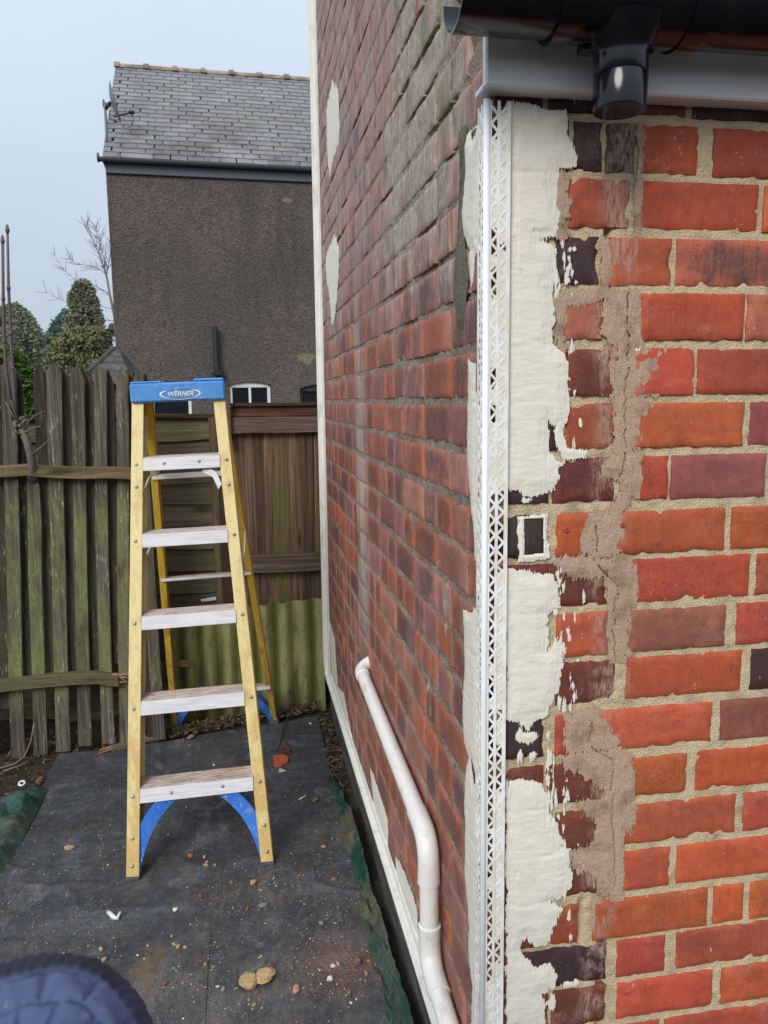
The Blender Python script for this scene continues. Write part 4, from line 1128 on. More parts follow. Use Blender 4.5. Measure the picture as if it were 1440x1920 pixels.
for k, (dx, rr) in enumerate(((-0.0085, 0.0042), (0.0085, 0.0042))):
    an = np.linspace(math.pi * 0.62, math.pi * 1.42, 30) if k == 0 else np.linspace(-math.pi * 0.38, math.pi * 0.42, 30)
    mb.tube([lc + capx * (0.058 * math.cos(a) + dx) + capz * (0.0150 * math.sin(a)) + np.array((0, 0.0018, 0)) for a in an],
            [rr * max(0.12, math.sin((i + 0.5) / 30 * math.pi)) for i in range(30)], 6)
oval(mb, 0.064, 0.0185, 0.0012, lc, math.pi * 1.15, math.pi * 1.85)
mb.build('logo_swoosh', PALE, cap)
fc = bpy.data.curves.new('lettering', 'FONT'); fc.body = 'WERNER'; fc.size = 0.0215; fc.shear = 0.28; fc.extrude = 0.0008; fc.offset = 0.0006
fc.align_x = 'CENTER'; fc.align_y = 'CENTER'; fc.space_character = 1.03; fc.materials.append(PALE)
_tmp = bpy.data.objects.new('lettering_curve', fc); COL.objects.link(_tmp)
bpy.context.view_layer.update()
lme = bpy.data.meshes.new_from_object(_tmp.evaluated_get(bpy.context.evaluated_depsgraph_get()))
bpy.data.objects.remove(_tmp)
lme.name = 'lettering'
fo = bpy.data.objects.new('lettering', lme); COL.objects.link(fo); fo.parent = cap
fo.rotation_euler = (R_(90), -math.asin(capx[2]), 0)
fo.location = Vector(lc) + Vector((0, -0.0012, 0)) - Vector(ladder.location) - Vector(cap.location)
# treads
TZ = [0.273, 0.536, 0.800, 1.063, 1.315]
for k, z in enumerate(TZ):
    hw = fhw(z) - 0.037
    rise = 0.012 * 0.9
    xa = unit((1, 0, 0.022 if k < 4 else 0.026))
    c = np.array((fx(z), fy(z), z))
    mb = MB()
    dep = 0.078 - 0.002 * k
    mb.obox(c + np.array((0, dep / 2 + 0.002, -0.003)), (xa * hw, np.array((0, dep / 2, 0)), np.array((0, 0, 0.003))), 0.0012)
    for g in range(6):
        mb.obox(c + np.array((0, 0.010 + g * 0.012, 0.0006)), (xa * (hw - 0.001), np.array((0, 0.0028, 0)), np.array((0, 0, 0.0009))), 0.0004)
    fz = np.array((0, -0.296 * 0.022, -0.022))
    mb.obox(c + fz + np.array((0, 0.000, -0.001)), (xa * hw, np.array((0, 0.002, 0)), fz), 0.001)
    mb.obox(c + np.array((0, dep, -0.022)), (xa * hw, np.array((0, 0.002, 0)), np.array((0, 0, 0.018))), 0.001)
    tr = mb.build('tread', TREAD, ladder)
    mb = MB()
    spots = [(-hw - 0.020, -0.022), (hw + 0.020, -0.018)]
    if k in (0, 4): spots += [(-hw * 0.45, -0.022), (hw * 0.45, -0.020)]
    for (dx, dz) in spots:
        p = c + xa * dx + np.array((0, -0.296 * 0.02 - 0.002, dz))
        mb.tube([p, p + np.array((0, -0.002, 0)), p + np.array((0, -0.0042, 0)), p + np.array((0, -0.0050, 0))], [0.0062, 0.006, 0.0042, 0.001], 10)
    mb.build('rivet', RIVET, tr, smooth=True)
mb = MB()
for s in (-1, 1):
    for z in (0.045, 0.125, 1.215):
        p = np.array((fx(z) + s * (fhw(z) - 0.018), fy(z) - 0.001, z))
        mb.tube([p, p + np.array((0, -0.003, 0)), p + np.array((0, -0.005, 0))], [0.0066, 0.0058, 0.001], 10)
mb.build('rivet', RIVET, ladder, smooth=True)
# aluminium braces under the top tread, blue corner braces at the feet
def strap(mb, pts, wv, tv):
    """sweep a plate along pts: wv half width vector per point, tv half thickness vector"""
    n = len(pts); vs = []
    for p, w in zip(pts, wv):
        for a, b in ((-1, -1), (1, -1), (1, 1), (-1, 1)): vs.append(np.array(p) + a * np.array(w) + b * np.array(tv))
    fs = [[0, 1, 2, 3][::-1], [4 * (n - 1) + k for k in range(4)]]
    for i in range(n - 1):
        for k in range(4):
            fs.append([4 * i + k, 4 * i + (k + 1) % 4, 4 * i + 4 + (k + 1) % 4, 4 * i + 4 + k])
    mb.add(vs, fs)
for s in (-1, 1):
    z = TZ[4]
    p0 = np.array((fx(z) + s * (fhw(z) - 0.095), fy(z) + 0.012, z - 0.046))
    p1 = np.array((fx(z) + s * (fhw(z) - 0.040), fy(z - 0.09) + 0.012, z - 0.108))
    mid = (p0 + p1) / 2 + np.array((s * 0.010, 0, 0.010))
    mb = MB(); strap(mb, [p0, mid, p1], [(0.006, 0, 0.009)] * 3, (0, 0.010, 0)); mb.build('tread_brace', ALU, ladder)
    # front corner brace
    q0 = np.array((fx(0) + s * (fhw(0) - 0.030), 0, 0.010)); q1 = np.array((fx(0.1) + s * (fhw(0.13) - 0.044), 0, 0.165)); q2 = np.array((fx(0.22) + s * (fhw(0.22) - 0.145), 0, 0.228))
    pts = []; wv = []
    for t in np.linspace(0, 1, 14):
        p = (1 - t) ** 2 * q0 + 2 * t * (1 - t) * q1 + t * t * q2
        d = unit(2 * (1 - t) * (q1 - q0) + 2 * t * (q2 - q1))
        nrm = np.array((d[2], 0, -d[0])) * s
        wid = 0.010 + 0.013 * math.sin(math.pi * min(t * 0.62 + 0.12, 1))
        p[1] = fy(p[2]) + 0.040
        pts.append(p + nrm * 0.004); wv.append(nrm * wid)
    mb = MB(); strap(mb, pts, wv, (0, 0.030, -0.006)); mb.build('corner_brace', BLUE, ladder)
    fp = np.array((fx(0) + s * (fhw(0) - 0.0195), fy(0) + 0.036, 0.004))
    mb = MB(); mb.obox(fp, ((0.0235, 0, 0), (0, 0.042, 0), (0, 0, 0.010)), 0.004); mb.build('foot_pad', PAD, ladder)
    # back corner brace and pad
    q0 = np.array((bx(0) + s * (bhw(0) - 0.020), 0, 0.015)); q1 = np.array((bx(0.1) + s * (bhw(0.1) - 0.034), 0, 0.125)); q2 = np.array((bx(0.2) + s * (bhw(0.2) - 0.150), 0, 0.205))
    pts = []; wv = []
    for t in np.linspace(0, 1, 12):
        p = (1 - t) ** 2 * q0 + 2 * t * (1 - t) * q1 + t * t * q2
        d = unit(2 * (1 - t) * (q1 - q0) + 2 * t * (q2 - q1)); nrm = np.array((d[2], 0, -d[0])) * s
        p[1] = by(p[2]) - 0.020
        pts.append(p); wv.append(nrm * 0.016)
    mb = MB(); strap(mb, pts, wv, (0, 0.022, 0.006)); mb.build('corner_brace', BLUE, ladder)
    fp = np.array((bx(0) + s * (bhw(0) - 0.014), by(0) - 0.02, 0.010))
    mb = MB(); mb.obox(fp, ((0.022, 0, 0), (0, 0.036, 0), (0, 0, 0.012)), 0.004); mb.build('foot_pad', PAD, ladder)
    # spreader arms
    za, zb_ = 0.93, 0.965
    a = np.array((fx(za) + s * (fhw(za) - 0.010), fy(za) + 0.07, za - 0.03)); b = np.array((bx(zb_) + s * (bhw(zb_) - 0.004), by(zb_) - 0.03, zb_ + 0.02))
    m_ = (a + b) / 2 + np.array((s * 0.004, 0, -0.010))
    mb = MB(); strap(mb, [a, (a + m_) / 2 + np.array((0, 0, -0.006)), m_, b], [(0, 0.0, 0.011)] * 4, (0.0022, 0, 0)); mb.build('spreader', ALU, ladder)
for z, hgt, d0 in ((0.215, 0.014, 0.042), (0.80, 0.010, 0.034), (1.235, 0.016, 0.02)):
    w = bhw(z) - 0.006
    mb = MB()
    xa = unit((1, 0, 0.030))
    c = np.array((bx(z), by(z) - 0.030, z))
    mb.obox(c, (xa * w, np.array((0, d0 / 2, 0)), np.array((0, 0, 0.002))), 0.001)
    mb.obox(c + np.array((0, -d0 / 2, -hgt / 2)), (xa * w, np.array((0, 0.0018, 0)), np.array((0, 0, hgt / 2 + 0.001))), 0.001)
    mb.build('back_bar', TREAD, ladder)

# ------------------------------------------------------------------ fences
GREY = [(0.28, (0.030, 0.024, 0.018)), (0.45, (0.085, 0.072, 0.054)), (0.60, (0.150, 0.130, 0.100)), (0.80, (0.30, 0.27, 0.215))]
BROWN = [(0.27, (0.045, 0.031, 0.024)), (0.44, (0.135, 0.095, 0.070)), (0.60, (0.215, 0.155, 0.117)), (0.80, (0.34, 0.265, 0.205))]
W_PICK = m_wood('picket_wood', (95, 95, 3.0), GREY, 0.85, 0.24, 1.13, (0.20, 0.225, 0.085), 0.9)
W_SHADED = m_wood('shaded_picket_wood', (95, 95, 3.0), [(p, tuple(0.45 * k for k in c)) for p, c in GREY], 0.35, 0.3, 0.9, (0.10, 0.11, 0.04), 0.45)  # back pickets: same wood, colour darkened for the shadow in the gaps
W_RAIL = m_wood('rail_wood', (3.2, 80, 80), [(0.25, (0.050, 0.040, 0.026)), (0.5, (0.150, 0.120, 0.076)), (0.8, (0.29, 0.235, 0.155))], 0.55, -0.5, 3, (0.12, 0.13, 0.045), 0.2)
W_LAP = m_wood('lap_board_wood', (3.0, 60, 75), [(0.25, (0.050, 0.040, 0.026)), (0.5, (0.145, 0.120, 0.080)), (0.8, (0.27, 0.23, 0.16))], 0.45, -0.5, 3, (0.115, 0.120, 0.045), 0.15)
W_BOARD = m_wood('feather_edge_wood', (85, 85, 2.6), BROWN, 0.85, 0.45, 1.12, (0.135, 0.165, 0.030))
W_TOP = m_wood('fence_rail_wood', (2.6, 80, 80), [(0.25, (0.042, 0.028, 0.022)), (0.5, (0.105, 0.070, 0.052)), (0.8, (0.215, 0.175, 0.135))])
def board(mb, pts, y, th, seed, tint=(1, 1, 1), alg=1.0, jag=0.0):
    """pts: outline in the (x, z) plane, counter-clockwise; extruded from y to y + th with a soft arris"""
    n = len(pts); c = np.mean(np.array(pts), 0)
    rs = np.random.RandomState(seed); off = rs.rand(3) * 8
    front = []
    for (x, z) in pts:
        d = c - np.array((x, z)); L_ = np.linalg.norm(d)
        front.append((x + np.sign(d[0]) * 0.0022, z + np.sign(d[1]) * 0.0015))
    v = [(x, y, z) for x, z in front] + [(x, y + 0.003, z) for x, z in pts] + [(x, y + th, z) for x, z in pts]
    f = [list(range(n)), list(range(3 * n - 1, 2 * n - 1, -1))]
    for k in (0, 1):
        f += [[k * n + (i + 1) % n, k * n + i, (k + 1) * n + i, (k + 1) * n + (i + 1) % n] for i in range(n)]
    mb.add(v, f, np.tile(np.array(tuple(tint) + (alg,)), (3 * n, 1)), np.tile(off, (3 * n, 1)))
picket_fence = thing('picket_fence', 'weathered picket fence with pointed green stained pickets on two rails, left of the stepladder', 'fence', (-0.9, 3.5, 0))
rsf = random.Random(21)
def picket(pt, pm, pb, wt, y, mat, seed, tint, alg=1.0, point=0.045, skew=0.0):
    """pt, pm, pb: picture points on the top, middle and foot of the picket's centre line"""
    T, Mm, B = onY(pt[0], pt[1], y), onY(pm[0], pm[1], y), onY(pb[0], pb[1], y)
    B[2] = min(B[2], 0.02) if pb[1] > 1350 else B[2]
    left = []; right = []
    for (p, w) in ((B, wt), ((B + Mm) / 2, wt), (Mm, wt), ((Mm * 0.5 + T * 0.5), wt * 1.02)):
        j = rsf.uniform(-0.0022, 0.0022)
        left.append((p[0] - w / 2 + j, p[2])); right.append((p[0] + w / 2 + j + rsf.uniform(-0.001, 0.001), p[2]))
    if point > 0:
        pts = right + [(T[0] + wt * 0.5, T[2] - point * (1 + skew))] + [(T[0] + skew * wt * 0.3, T[2])] + [(T[0] - wt * 0.5, T[2] - point * (1 - skew))] + left[::-1]
    else:
        pts = right + [(T[0] + wt * 0.45, T[2] - 0.01), (T[0] + wt * 0.2, T[2] + 0.012), (T[0] - wt * 0.1, T[2] - 0.006), (T[0] - wt * 0.45, T[2] + 0.004)] + left[::-1]
    mb = MB(); board(mb, pts, y, 0.017, seed, tint, alg)
    mb.build('picket', mat, picket_fence)
FRONT = [((14, 671), (25, 1070), (33, 1424), 0.056), ((62, 905), (66, 1070), (76, 1418), 0.055), ((100, 679), (109, 1070), (119, 1410), 0.058), ((144, 685), (152, 1070), (159, 1398), 0.054),
         ((187, 683), (192, 1070), (201, 1388), 0.052), ((229, 690), (231, 1070), (234, 1384), 0.050), ((258, 693), (279, 1070), (298, 1372), 0.050)]
for i, (a, b, c, w) in enumerate(FRONT):
    g = rsf.uniform(0.85, 1.15)
    picket(a, b, c, w, 3.485, W_PICK, 300 + i, (g, g, g * 0.97), 1.0 if i < 6 else 0.35, 0.040 if i != 1 else 0, rsf.uniform(-0.6, 0.6))
BACK = [((-8, 700), (6, 1070), (12, 1330), 0.052), ((28, 693), (47, 1070), (56, 1275), 0.044), ((73, 683), (91, 1070), (104, 1268), 0.050), ((116, 690), (134, 1070), (146, 1272), 0.058), ((160, 694), (174, 1070), (186, 1262), 0.062),
        ((199, 693), (213, 1070), (226, 1245), 0.054), ((237, 694), (252, 1070), (262, 1300), 0.060), ((268, 700), (272, 1070), (286, 1370), 0.05)]
for i, (a, b, c, w) in enumerate(BACK):
    g = rsf.uniform(0.75, 1.25)
    picket(a, b, c, w, 3.512, W_SHADED, 340 + i, (g * 1.05, g, g * 0.95), 0.6, 0.045, rsf.uniform(-0.9, 0.9))
k = -34
while k > -400:                                         # the run goes on past the left edge of the picture
    picket((k - 8, 676 + rsf.uniform(-6, 6)), (k, 1070), (k + 8, 1424), 0.055, 3.485, W_PICK, 380 - k, (1, 1, 1), 1.0, 0.04, 0.2); k -= 43
def beam(mb, pts, hh, y0, y1, seed, tint=(1, 1, 1), alg=1.0):
    """a rail along pts (x, z centre line), half height hh, between y0 and y1"""
    rs = np.random.RandomState(seed); off = rs.rand(3) * 6
    n0 = mb.n
    X = [p[0] for p in pts]; Zc = [p[1] for p in pts]
    v = []; f = []
    for x, z in zip(X, Zc):
        h1 = hh * (1 + 0.10 * (rs.rand() - 0.5)); j = (rs.rand() - 0.5) * 0.004
        v += [(x, y0 + j, z - h1), (x, y0 + j, z + h1 * 0.92), (x, y0 + 0.004, z + h1), (x, y1, z + h1), (x, y1, z - h1)]
    n = len(X)
    for i in range(n - 1):
        for k in range(5):
            a, b = 5 * i + k, 5 * i + (k + 1) % 5
            f.append([a, b, b + 5, a + 5][::-1])
    f += [[0, 1, 2, 3, 4], [5 * (n - 1) + k for k in (4, 3, 2, 1, 0)]]
    mb.add(v, f, np.tile(np.array(tuple(tint) + (alg,)), (len(v), 1)), np.tile(off, (len(v), 1)))
def line_px(y, *pts): return [(onY(a, b, y)[0], onY(a, b, y)[2]) for a, b in pts]
mb = MB(); beam(mb, [(-2.0, 1.245), (-1.4, 1.25)] + line_px(3.45, (0, 884), (50, 881), (100, 885), (150, 887), (200, 886), (252, 888), (262, 889)), 0.023, 3.447, 3.484, 1, (1.15, 1.05, 0.9), 0.35)
mb.build('rail', W_RAIL, picket_fence)
mb = MB(); beam(mb, [(-2.0, 0.29), (-1.5, 0.29)] + line_px(3.45, (0, 1287), (40, 1283), (90, 1277), (140, 1273), (180, 1272), (208, 1276), (222, 1277)), 0.024, 3.447, 3.484, 2, (0.8, 0.8, 0.75), 0.9)
mb.build('rail', W_RAIL, picket_fence)
# splintered ends of the broken lower rail
RAW = m_wood('splintered_wood', (8, 60, 60), [(0.3, (0.10, 0.05, 0.03)), (0.5, (0.34, 0.19, 0.11)), (0.75, (0.52, 0.36, 0.23))])
mb = MB(); rs = random.Random(5)
for k in range(14):
    a = onY(206 + rs.uniform(-4, 10), 1274 + rs.uniform(-9, 9), 3.462); b = onY(236 + rs.uniform(-12, 22), 1272 + rs.uniform(-12, 8), 3.452)
    mb.tube([a, (a + b) / 2 + np.array((0, 0, rs.uniform(-0.004, 0.004))), b], [0.004, 0.0032, 0.0006], 5)
mb.build('broken_end', RAW, picket_fence)

lap_fence = thing('lap_panel_fence', 'old lap panel fence of wide greenish horizontal boards behind the stepladder', 'fence', (-0.5, 3.84, 0))
YL = 3.86
zt = 1.430
for k in range(15):
    h = 0.098 + 0.012 * rsf.random()
    xs = np.linspace(-2.2, -0.148, 26)
    low = zt - h + 0.012 * (fbm(xs * 3.0 + k * 3.7, xs * 0, 120 + k, 3) - 0.5) * 2
    V = []; F = []
    g = rsf.uniform(0.75, 1.2); off = (rsf.uniform(0, 5), rsf.uniform(0, 5), rsf.uniform(0, 5))
    for x, zl in zip(xs, low):
        bow = 0.004 * math.sin(x * 3 + k)
        V += [(x, YL - 0.016 + bow, zl), (x, YL - 0.002, zt + 0.012), (x, YL + 0.006, zt + 0.012), (x, YL - 0.004 + bow, zl)]
    for i in range(len(xs) - 1):
        for q in range(4): F.append([4 * i + q, 4 * i + (q + 1) % 4, 4 * i + 4 + (q + 1) % 4, 4 * i + 4 + q][::-1])
    mb = MB(); mb.add(V, F, np.tile(np.array((g, g, g * 0.95, 0.8 + 0.4 * rsf.random())), (len(V), 1)), np.tile(np.array(off), (len(V), 1)))
    mb.build('lap_board', W_LAP, lap_fence)
    zt -= h
mb = MB(); beam(mb, [(-2.2, 1.437), (-1.0, 1.437), (-0.4, 1.437), (-0.13, 1.432)], 0.009, YL - 0.03, YL + 0.03, 3, (0.55, 0.42, 0.36), 0)
mb.build('capping', W_TOP, lap_fence)
mb = MB(); board(mb, [(-0.152, 0.0), (-0.116, 0.0), (-0.116, 1.425), (-0.152, 1.425)], YL - 0.034, 0.025, 33, (0.9, 0.78, 0.66), 0.3)
mb.build('batten', W_BOARD, lap_fence)
MAROON = m_wood('stained_post_wood', (60, 60, 3), [(0.3, (0.030, 0.016, 0.014)), (0.55, (0.060, 0.034, 0.028)), (0.8, (0.10, 0.062, 0.050))])
mb = MB(); board(mb, [(-0.114, -0.02), (-0.048, -0.02), (-0.048, 1.462), (-0.114, 1.462)], YL - 0.06, 0.075, 34, (1, 1, 1), 0)
mb.build('post', MAROON, lap_fence)
board_fence = thing('board_fence', 'brown vertical board fence with two horizontal rails beside the brick wall', 'fence', (0.16, 3.82, 0))
YB = 3.83
edges = [onY(p, 900, YB)[0] for p in (432, 448, 463, 477, 495.6, 511.6, 527.6, 543.7, 560.5, 579.6, 589.5, 604)]
while edges[-1] < 1.2: edges.append(edges[-1] + rsf.choice([0.042, 0.046, 0.05]))
TB = [(0.85, 0.72, 0.66), (1.05, 0.92, 0.82), (1.05, 0.95, 0.90), (0.62, 0.56, 0.50), (1.0, 0.88, 0.74), (0.95, 0.90, 0.70), (0.98, 0.92, 0.76), (1.12, 0.98, 0.90), (0.62, 0.55, 0.50), (0.80, 0.66, 0.58), (1.08, 0.95, 0.78), (0.9, 0.8, 0.7)]
AB = [0.0, 0.0, 0.0, 0.0, 0.15, 1.0, 0.8, 0.1, 0.05, 0.1, 0.5, 0.3]
for i in range(len(edges) - 1):
    a, b = edges[i], edges[i + 1]
    tint, alg = TB[i % 12], AB[i % 12]
    off = (rsf.uniform(0, 5), rsf.uniform(0, 5), rsf.uniform(0, 5))
    zs3 = np.linspace(0.0, 1.474, 10); V = []; F = []
    for z in zs3:
        j = 0.0016 * math.sin(z * 5 + i * 2)
        V += [(a + j, YB - 0.013, z), (a + j + 0.003, YB - 0.016, z), (b + j + 0.008, YB - 0.005, z), (b + j + 0.008, YB + 0.002, z), (a + j, YB + 0.002, z)]
    for q in range(len(zs3) - 1):
        for k in range(5): F.append([5 * q + k, 5 * q + (k + 1) % 5, 5 * q + 5 + (k + 1) % 5, 5 * q + 5 + k])
    mb = MB(); mb.add(V, F, np.tile(np.array(tuple(tint) + (alg,)), (len(V), 1)), np.tile(np.array(off), (len(V), 1)))
    mb.build('board', W_BOARD, board_fence)
for (za, zb_, ya, yb, tint, nm) in ((1.476, 1.490, YB - 0.045, YB + 0.05, (0.55, 0.5, 0.45), 'capping'), (1.428, 1.4758, YB - 0.028, YB + 0.02, (0.95, 0.66, 0.52), 'rail'),
                                   (1.351, 1.425, YB - 0.052, YB - 0.017, (1.15, 1.15, 1.15), 'rail'), (0.688, 0.770, YB - 0.055, YB - 0.017, (1.1, 1.15, 1.15), 'rail')):
    mb = MB(); beam(mb, [(-0.050, (za + zb_) / 2), (0.05, (za + zb_) / 2 + 0.001), (0.16, (za + zb_) / 2), (0.26, (za + zb_) / 2 - 0.001), (0.37, (za + zb_) / 2), (1.2, (za + zb_) / 2)], (zb_ - za) / 2, ya, yb, int(za * 1000), tint, 0)
    mb.build(nm, W_TOP, board_fence)
mb = MB(); board(mb, [(-0.070, 1.30), (-0.048, 1.30), (-0.048, 1.556), (-0.070, 1.560)], YB - 0.075, 0.02, 36, (0.9, 0.9, 0.8), 0)
mb.build('post', W_TOP, board_fence)

# corrugated sheet leaning on the fence
def m_corr():
    t = NT('mossy_corrugated_cement')
    n1 = t.noise((9, 9, 3), 5, 0.7); n2 = t.noise(90, 4, 0.7)
    col = t.mix(t.mr(n1, 0.34, 0.66), (0.185, 0.188, 0.052), (0.36, 0.34, 0.15))
    col = t.mix(t.mr(n2, 0.48, 0.66, 0, 0.65), col, (0.36, 0.345, 0.235))
    col = t.mix(t.mr(t.noise((40, 40, 14), 5, 0.8), 0.54, 0.66, 0, 0.7), col, (0.095, 0.090, 0.035))
    z = t.sep(t.pos)[2]
    low = t.mr(z, 0.16, 0.0)
    col = t.mix(t.ma('MULTIPLY', low, t.mr(n1, 0.3, 0.6)), col, (0.060, 0.050, 0.025))
    valley = t.mr(t.attr('tint', 'Alpha'), 0.05, 0.5, 0.9, 0.0)
    col = t.mix(t.ma('MULTIPLY', valley, t.mr(t.noise((12, 12, 3), 3), 0.25, 0.55)), col, (0.070, 0.085, 0.012))
    return t.done(col, 0.9, t.bump(t.ma('ADD', n1, n2), 0.004, 0.8), 0.2)
xs = np.linspace(-0.362, 0.352, 240); zs3 = np.linspace(-0.01, 1, 40)
Xc, Tc = np.meshgrid(xs, zs3, indexing='ij')
top_z = np.interp(Xc, [-0.36, 0.05, 0.352], [0.505, 0.535, 0.556])
ph = 0.5 + 0.5 * np.cos(2 * math.pi * (Xc - 0.345) / 0.0885)
jag = 0.006 * (fbm(Xc * 60, 0 * Xc, 141, 3) - 0.5)
Zc = Tc * (top_z + jag * (Tc > 0.9))
Yc_ = 3.722 + Tc * 0.048 - 0.030 * ph
tt = np.ones(Xc.shape + (4,)); tt[..., 3] = ph
mb = MB(); mb.grid(np.stack([Xc, Yc_, Zc], -1), tt); mb.grid(np.stack([Xc, Yc_ + 0.006, Zc], -1)[::-1], tt[::-1])
mb.grid(np.stack([np.stack([Xc[:, -1], Yc_[:, -1], Zc[:, -1]], -1), np.stack([Xc[:, -1], Yc_[:, -1] + 0.006, Zc[:, -1]], -1)], 1), np.stack([tt[:, -1], tt[:, -1]], 1))
mb.grid(np.stack([np.stack([Xc[-1], Yc_[-1], Zc[-1]], -1), np.stack([Xc[-1], Yc_[-1] + 0.006, Zc[-1]], -1)], 0), np.stack([tt[-1], tt[-1]], 0))
label(mb.build('corrugated_sheet', m_corr(), smooth=True), 'mossy corrugated cement sheet leaning on the brown board fence', 'sheet')
# ------------------------------------------------------------------ rendered house behind the fence
HE, HA = np.array((-2.0, 14.0, 0.0)), R_(2.3)
ha, hb = np.array((math.cos(HA), math.sin(HA), 0)), np.array((-math.sin(HA), math.cos(HA), 0))
UPZ = np.array((0, 0, 1.0))
def HP(u, v, z): return HE + ha * u + hb * v + UPZ * z
def hu(px, py):
    """eaves-wise distance and height of a picture point on the house front"""
    d = ray(px, py); s = ((HE - EYE) @ hb) / (d @ hb); p = EYE + d * s
    return (p - HE) @ ha, p[2]
house = thing('rendered_house', 'tall house with dark pebbledash gable end and grey slate roof beyond the fence', 'house', tuple(HE))
def m_dash():
    t = NT('dark_pebbledash')
    n1 = t.noise((0.55, 0.55, 0.8), 5, 0.65); v = t.voro(42); n2 = t.noise(22, 5, 0.9)
    col = t.mix(t.mr(n2, 0.32, 0.68), (0.050, 0.041, 0.035), (0.235, 0.190, 0.160))
    col = t.mix(t.mr(n1, 0.35, 0.68, 0, 0.5), col, (0.085, 0.074, 0.070))
    col = t.mix(t.mr(v, 0.14, 0.26, 0.7, 0), col, (0.33, 0.28, 0.24))
    z = t.sep(t.pos)[2]
    for (cx, cz, rx, rz) in ((hu(540, 376) + (0.10, 0.035)), (hu(574, 672) + (0.15, 0.10))):
        p = HP(cx, 0, cz)
        d = t.n('ShaderNodeVectorMath'); d.operation = 'SUBTRACT'; t.l(t.pos, d.inputs[0]); d.inputs[1].default_value = tuple(p)
        ln = t.n('ShaderNodeVectorMath'); ln.operation = 'LENGTH'; t.l(t.vs((1 / rx, 0.1, 1 / rz), d.outputs[0]), ln.inputs[0])
        m = t.mr(t.ma('ADD', ln.outputs['Value'], t.ma('MULTIPLY', t.ma('SUBTRACT', t.noise(12, 4), 0.5), 1.4)), 0.7, 1.1, 1, 0)
        col = t.mix(t.ma('MULTIPLY', m, 0.6), col, (0.36, 0.30, 0.19))
    strk_ = t.ma('MULTIPLY', t.mr(t.noise((2.2, 2.2, 0.35), 5, 0.7), 0.52, 0.70), 0.55)
    col = t.mix(strk_, col, (0.055, 0.050, 0.048))
    return t.done(col, 0.95, t.bump(t.ma('ADD', t.ma('MULTIPLY', v, -1.0), n2), 0.020, 0.9), 0.15)
DASH = m_dash()
WIN = []                                    # u0, u1, z0, spring, rise
for (xa, xb, ytop, rise) in ((430, 508, 716, 0.05), (562, 604, 722, 0.06), (282, 359, 716, 0.05)):
    ua, ub = hu(xa, 745)[0], hu(xb, 745)[0]; zt_ = hu(xa, ytop)[1]
    WIN.append((ua, ub, 0.95, zt_ - rise, rise))
WIN[1] = (WIN[1][0], WIN[1][0] + 0.62, 1.05, WIN[1][3], 0.06)
def in_win(u, z):
    m = np.zeros(np.shape(u), bool)
    for (ua, ub, z0, zs_, r) in WIN:
        t = (u - (ua + ub) / 2) / ((ub - ua) / 2)
        m |= (np.abs(t) < 1) & (z > z0) & (z < zs_ + r * (1 - t * t))
    return m
mb = MB()
uu = np.arange(0.0, 4.6001, 0.02); zz = np.arange(0.80, 2.2001, 0.02)
U, Z = np.meshgrid(uu, zz, indexing='ij')
P = HE + U[..., None] * ha + Z[..., None] * UPZ
mb.grid(P, mask=~in_win(U[:-1, :-1] + 0.01, Z[:-1, :-1] + 0.01))
def hquad(mb, pts): mb.add([HP(*p) for p in pts], [[0, 1, 2, 3]])
hquad(mb, [(0, 0, -0.1), (9, 0, -0.1), (9, 0, 0.8), (0, 0, 0.8)])
hquad(mb, [(0, 0, 2.2), (9, 0, 2.2), (9, 0, 5.30), (0, 0, 5.30)])
hquad(mb, [(4.6, 0, 0.8), (9, 0, 0.8), (9, 0, 2.2), (4.6, 0, 2.2)])
mb.add([HP(0, 0, -0.1), HP(0, 0, 5.30), HP(0, 3.2, 7.90), HP(0, 6.4, 5.30), HP(0, 6.4, -0.1)], [[0, 1, 2, 3, 4]])
mb.add([HP(9, 0, -0.1), HP(9, 0, 5.30), HP(9, 3.2, 7.90), HP(9, 6.4, 5.30), HP(9, 6.4, -0.1)], [[4, 3, 2, 1, 0]])
hquad(mb, [(9, 6.4, -0.1), (0, 6.4, -0.1), (0, 6.4, 5.3), (9, 6.4, 5.3)])
for (ua, ub, z0, zs_, r) in WIN:            # reveals
    an = np.linspace(-1, 1, 12)
    ol = [(ua, z0)] + [((ua + ub) / 2 + t * (ub - ua) / 2, zs_ + r * (1 - t * t)) for t in an] + [(ub, z0)]
    for (p, q) in zip(ol[:-1], ol[1:]): hquad(mb, [(p[0], 0, p[1]), (p[0], 0.14, p[1]), (q[0], 0.14, q[1]), (q[0], 0, q[1])])
    hquad(mb, [(ub, 0, z0), (ub, 0.14, z0), (ua, 0.14, z0), (ua, 0, z0)])
wall = mb.build('wall', DASH, house)
GLASS = m_plain('dark_window_glass', (0.012, 0.015, 0.020), 0.08, (0.03, 0.035, 0.04), 0.4, 3)
WHITE = m_plain('white_window_frame', (0.78, 0.78, 0.77), 0.4, (0.5, 0.48, 0.45), 0.2, 8)
DARKF = m_plain('dark_window_frame', (0.030, 0.028, 0.030), 0.6, (0.07, 0.06, 0.06), 0.5, 10)
def hbox(mb, u0, u1, v0, v1, z0, z1):
    mb.obox(HP((u0 + u1) / 2, (v0 + v1) / 2, (z0 + z1) / 2), (ha * (u1 - u0) / 2, hb * (v1 - v0) / 2, UPZ * (z1 - z0) / 2))
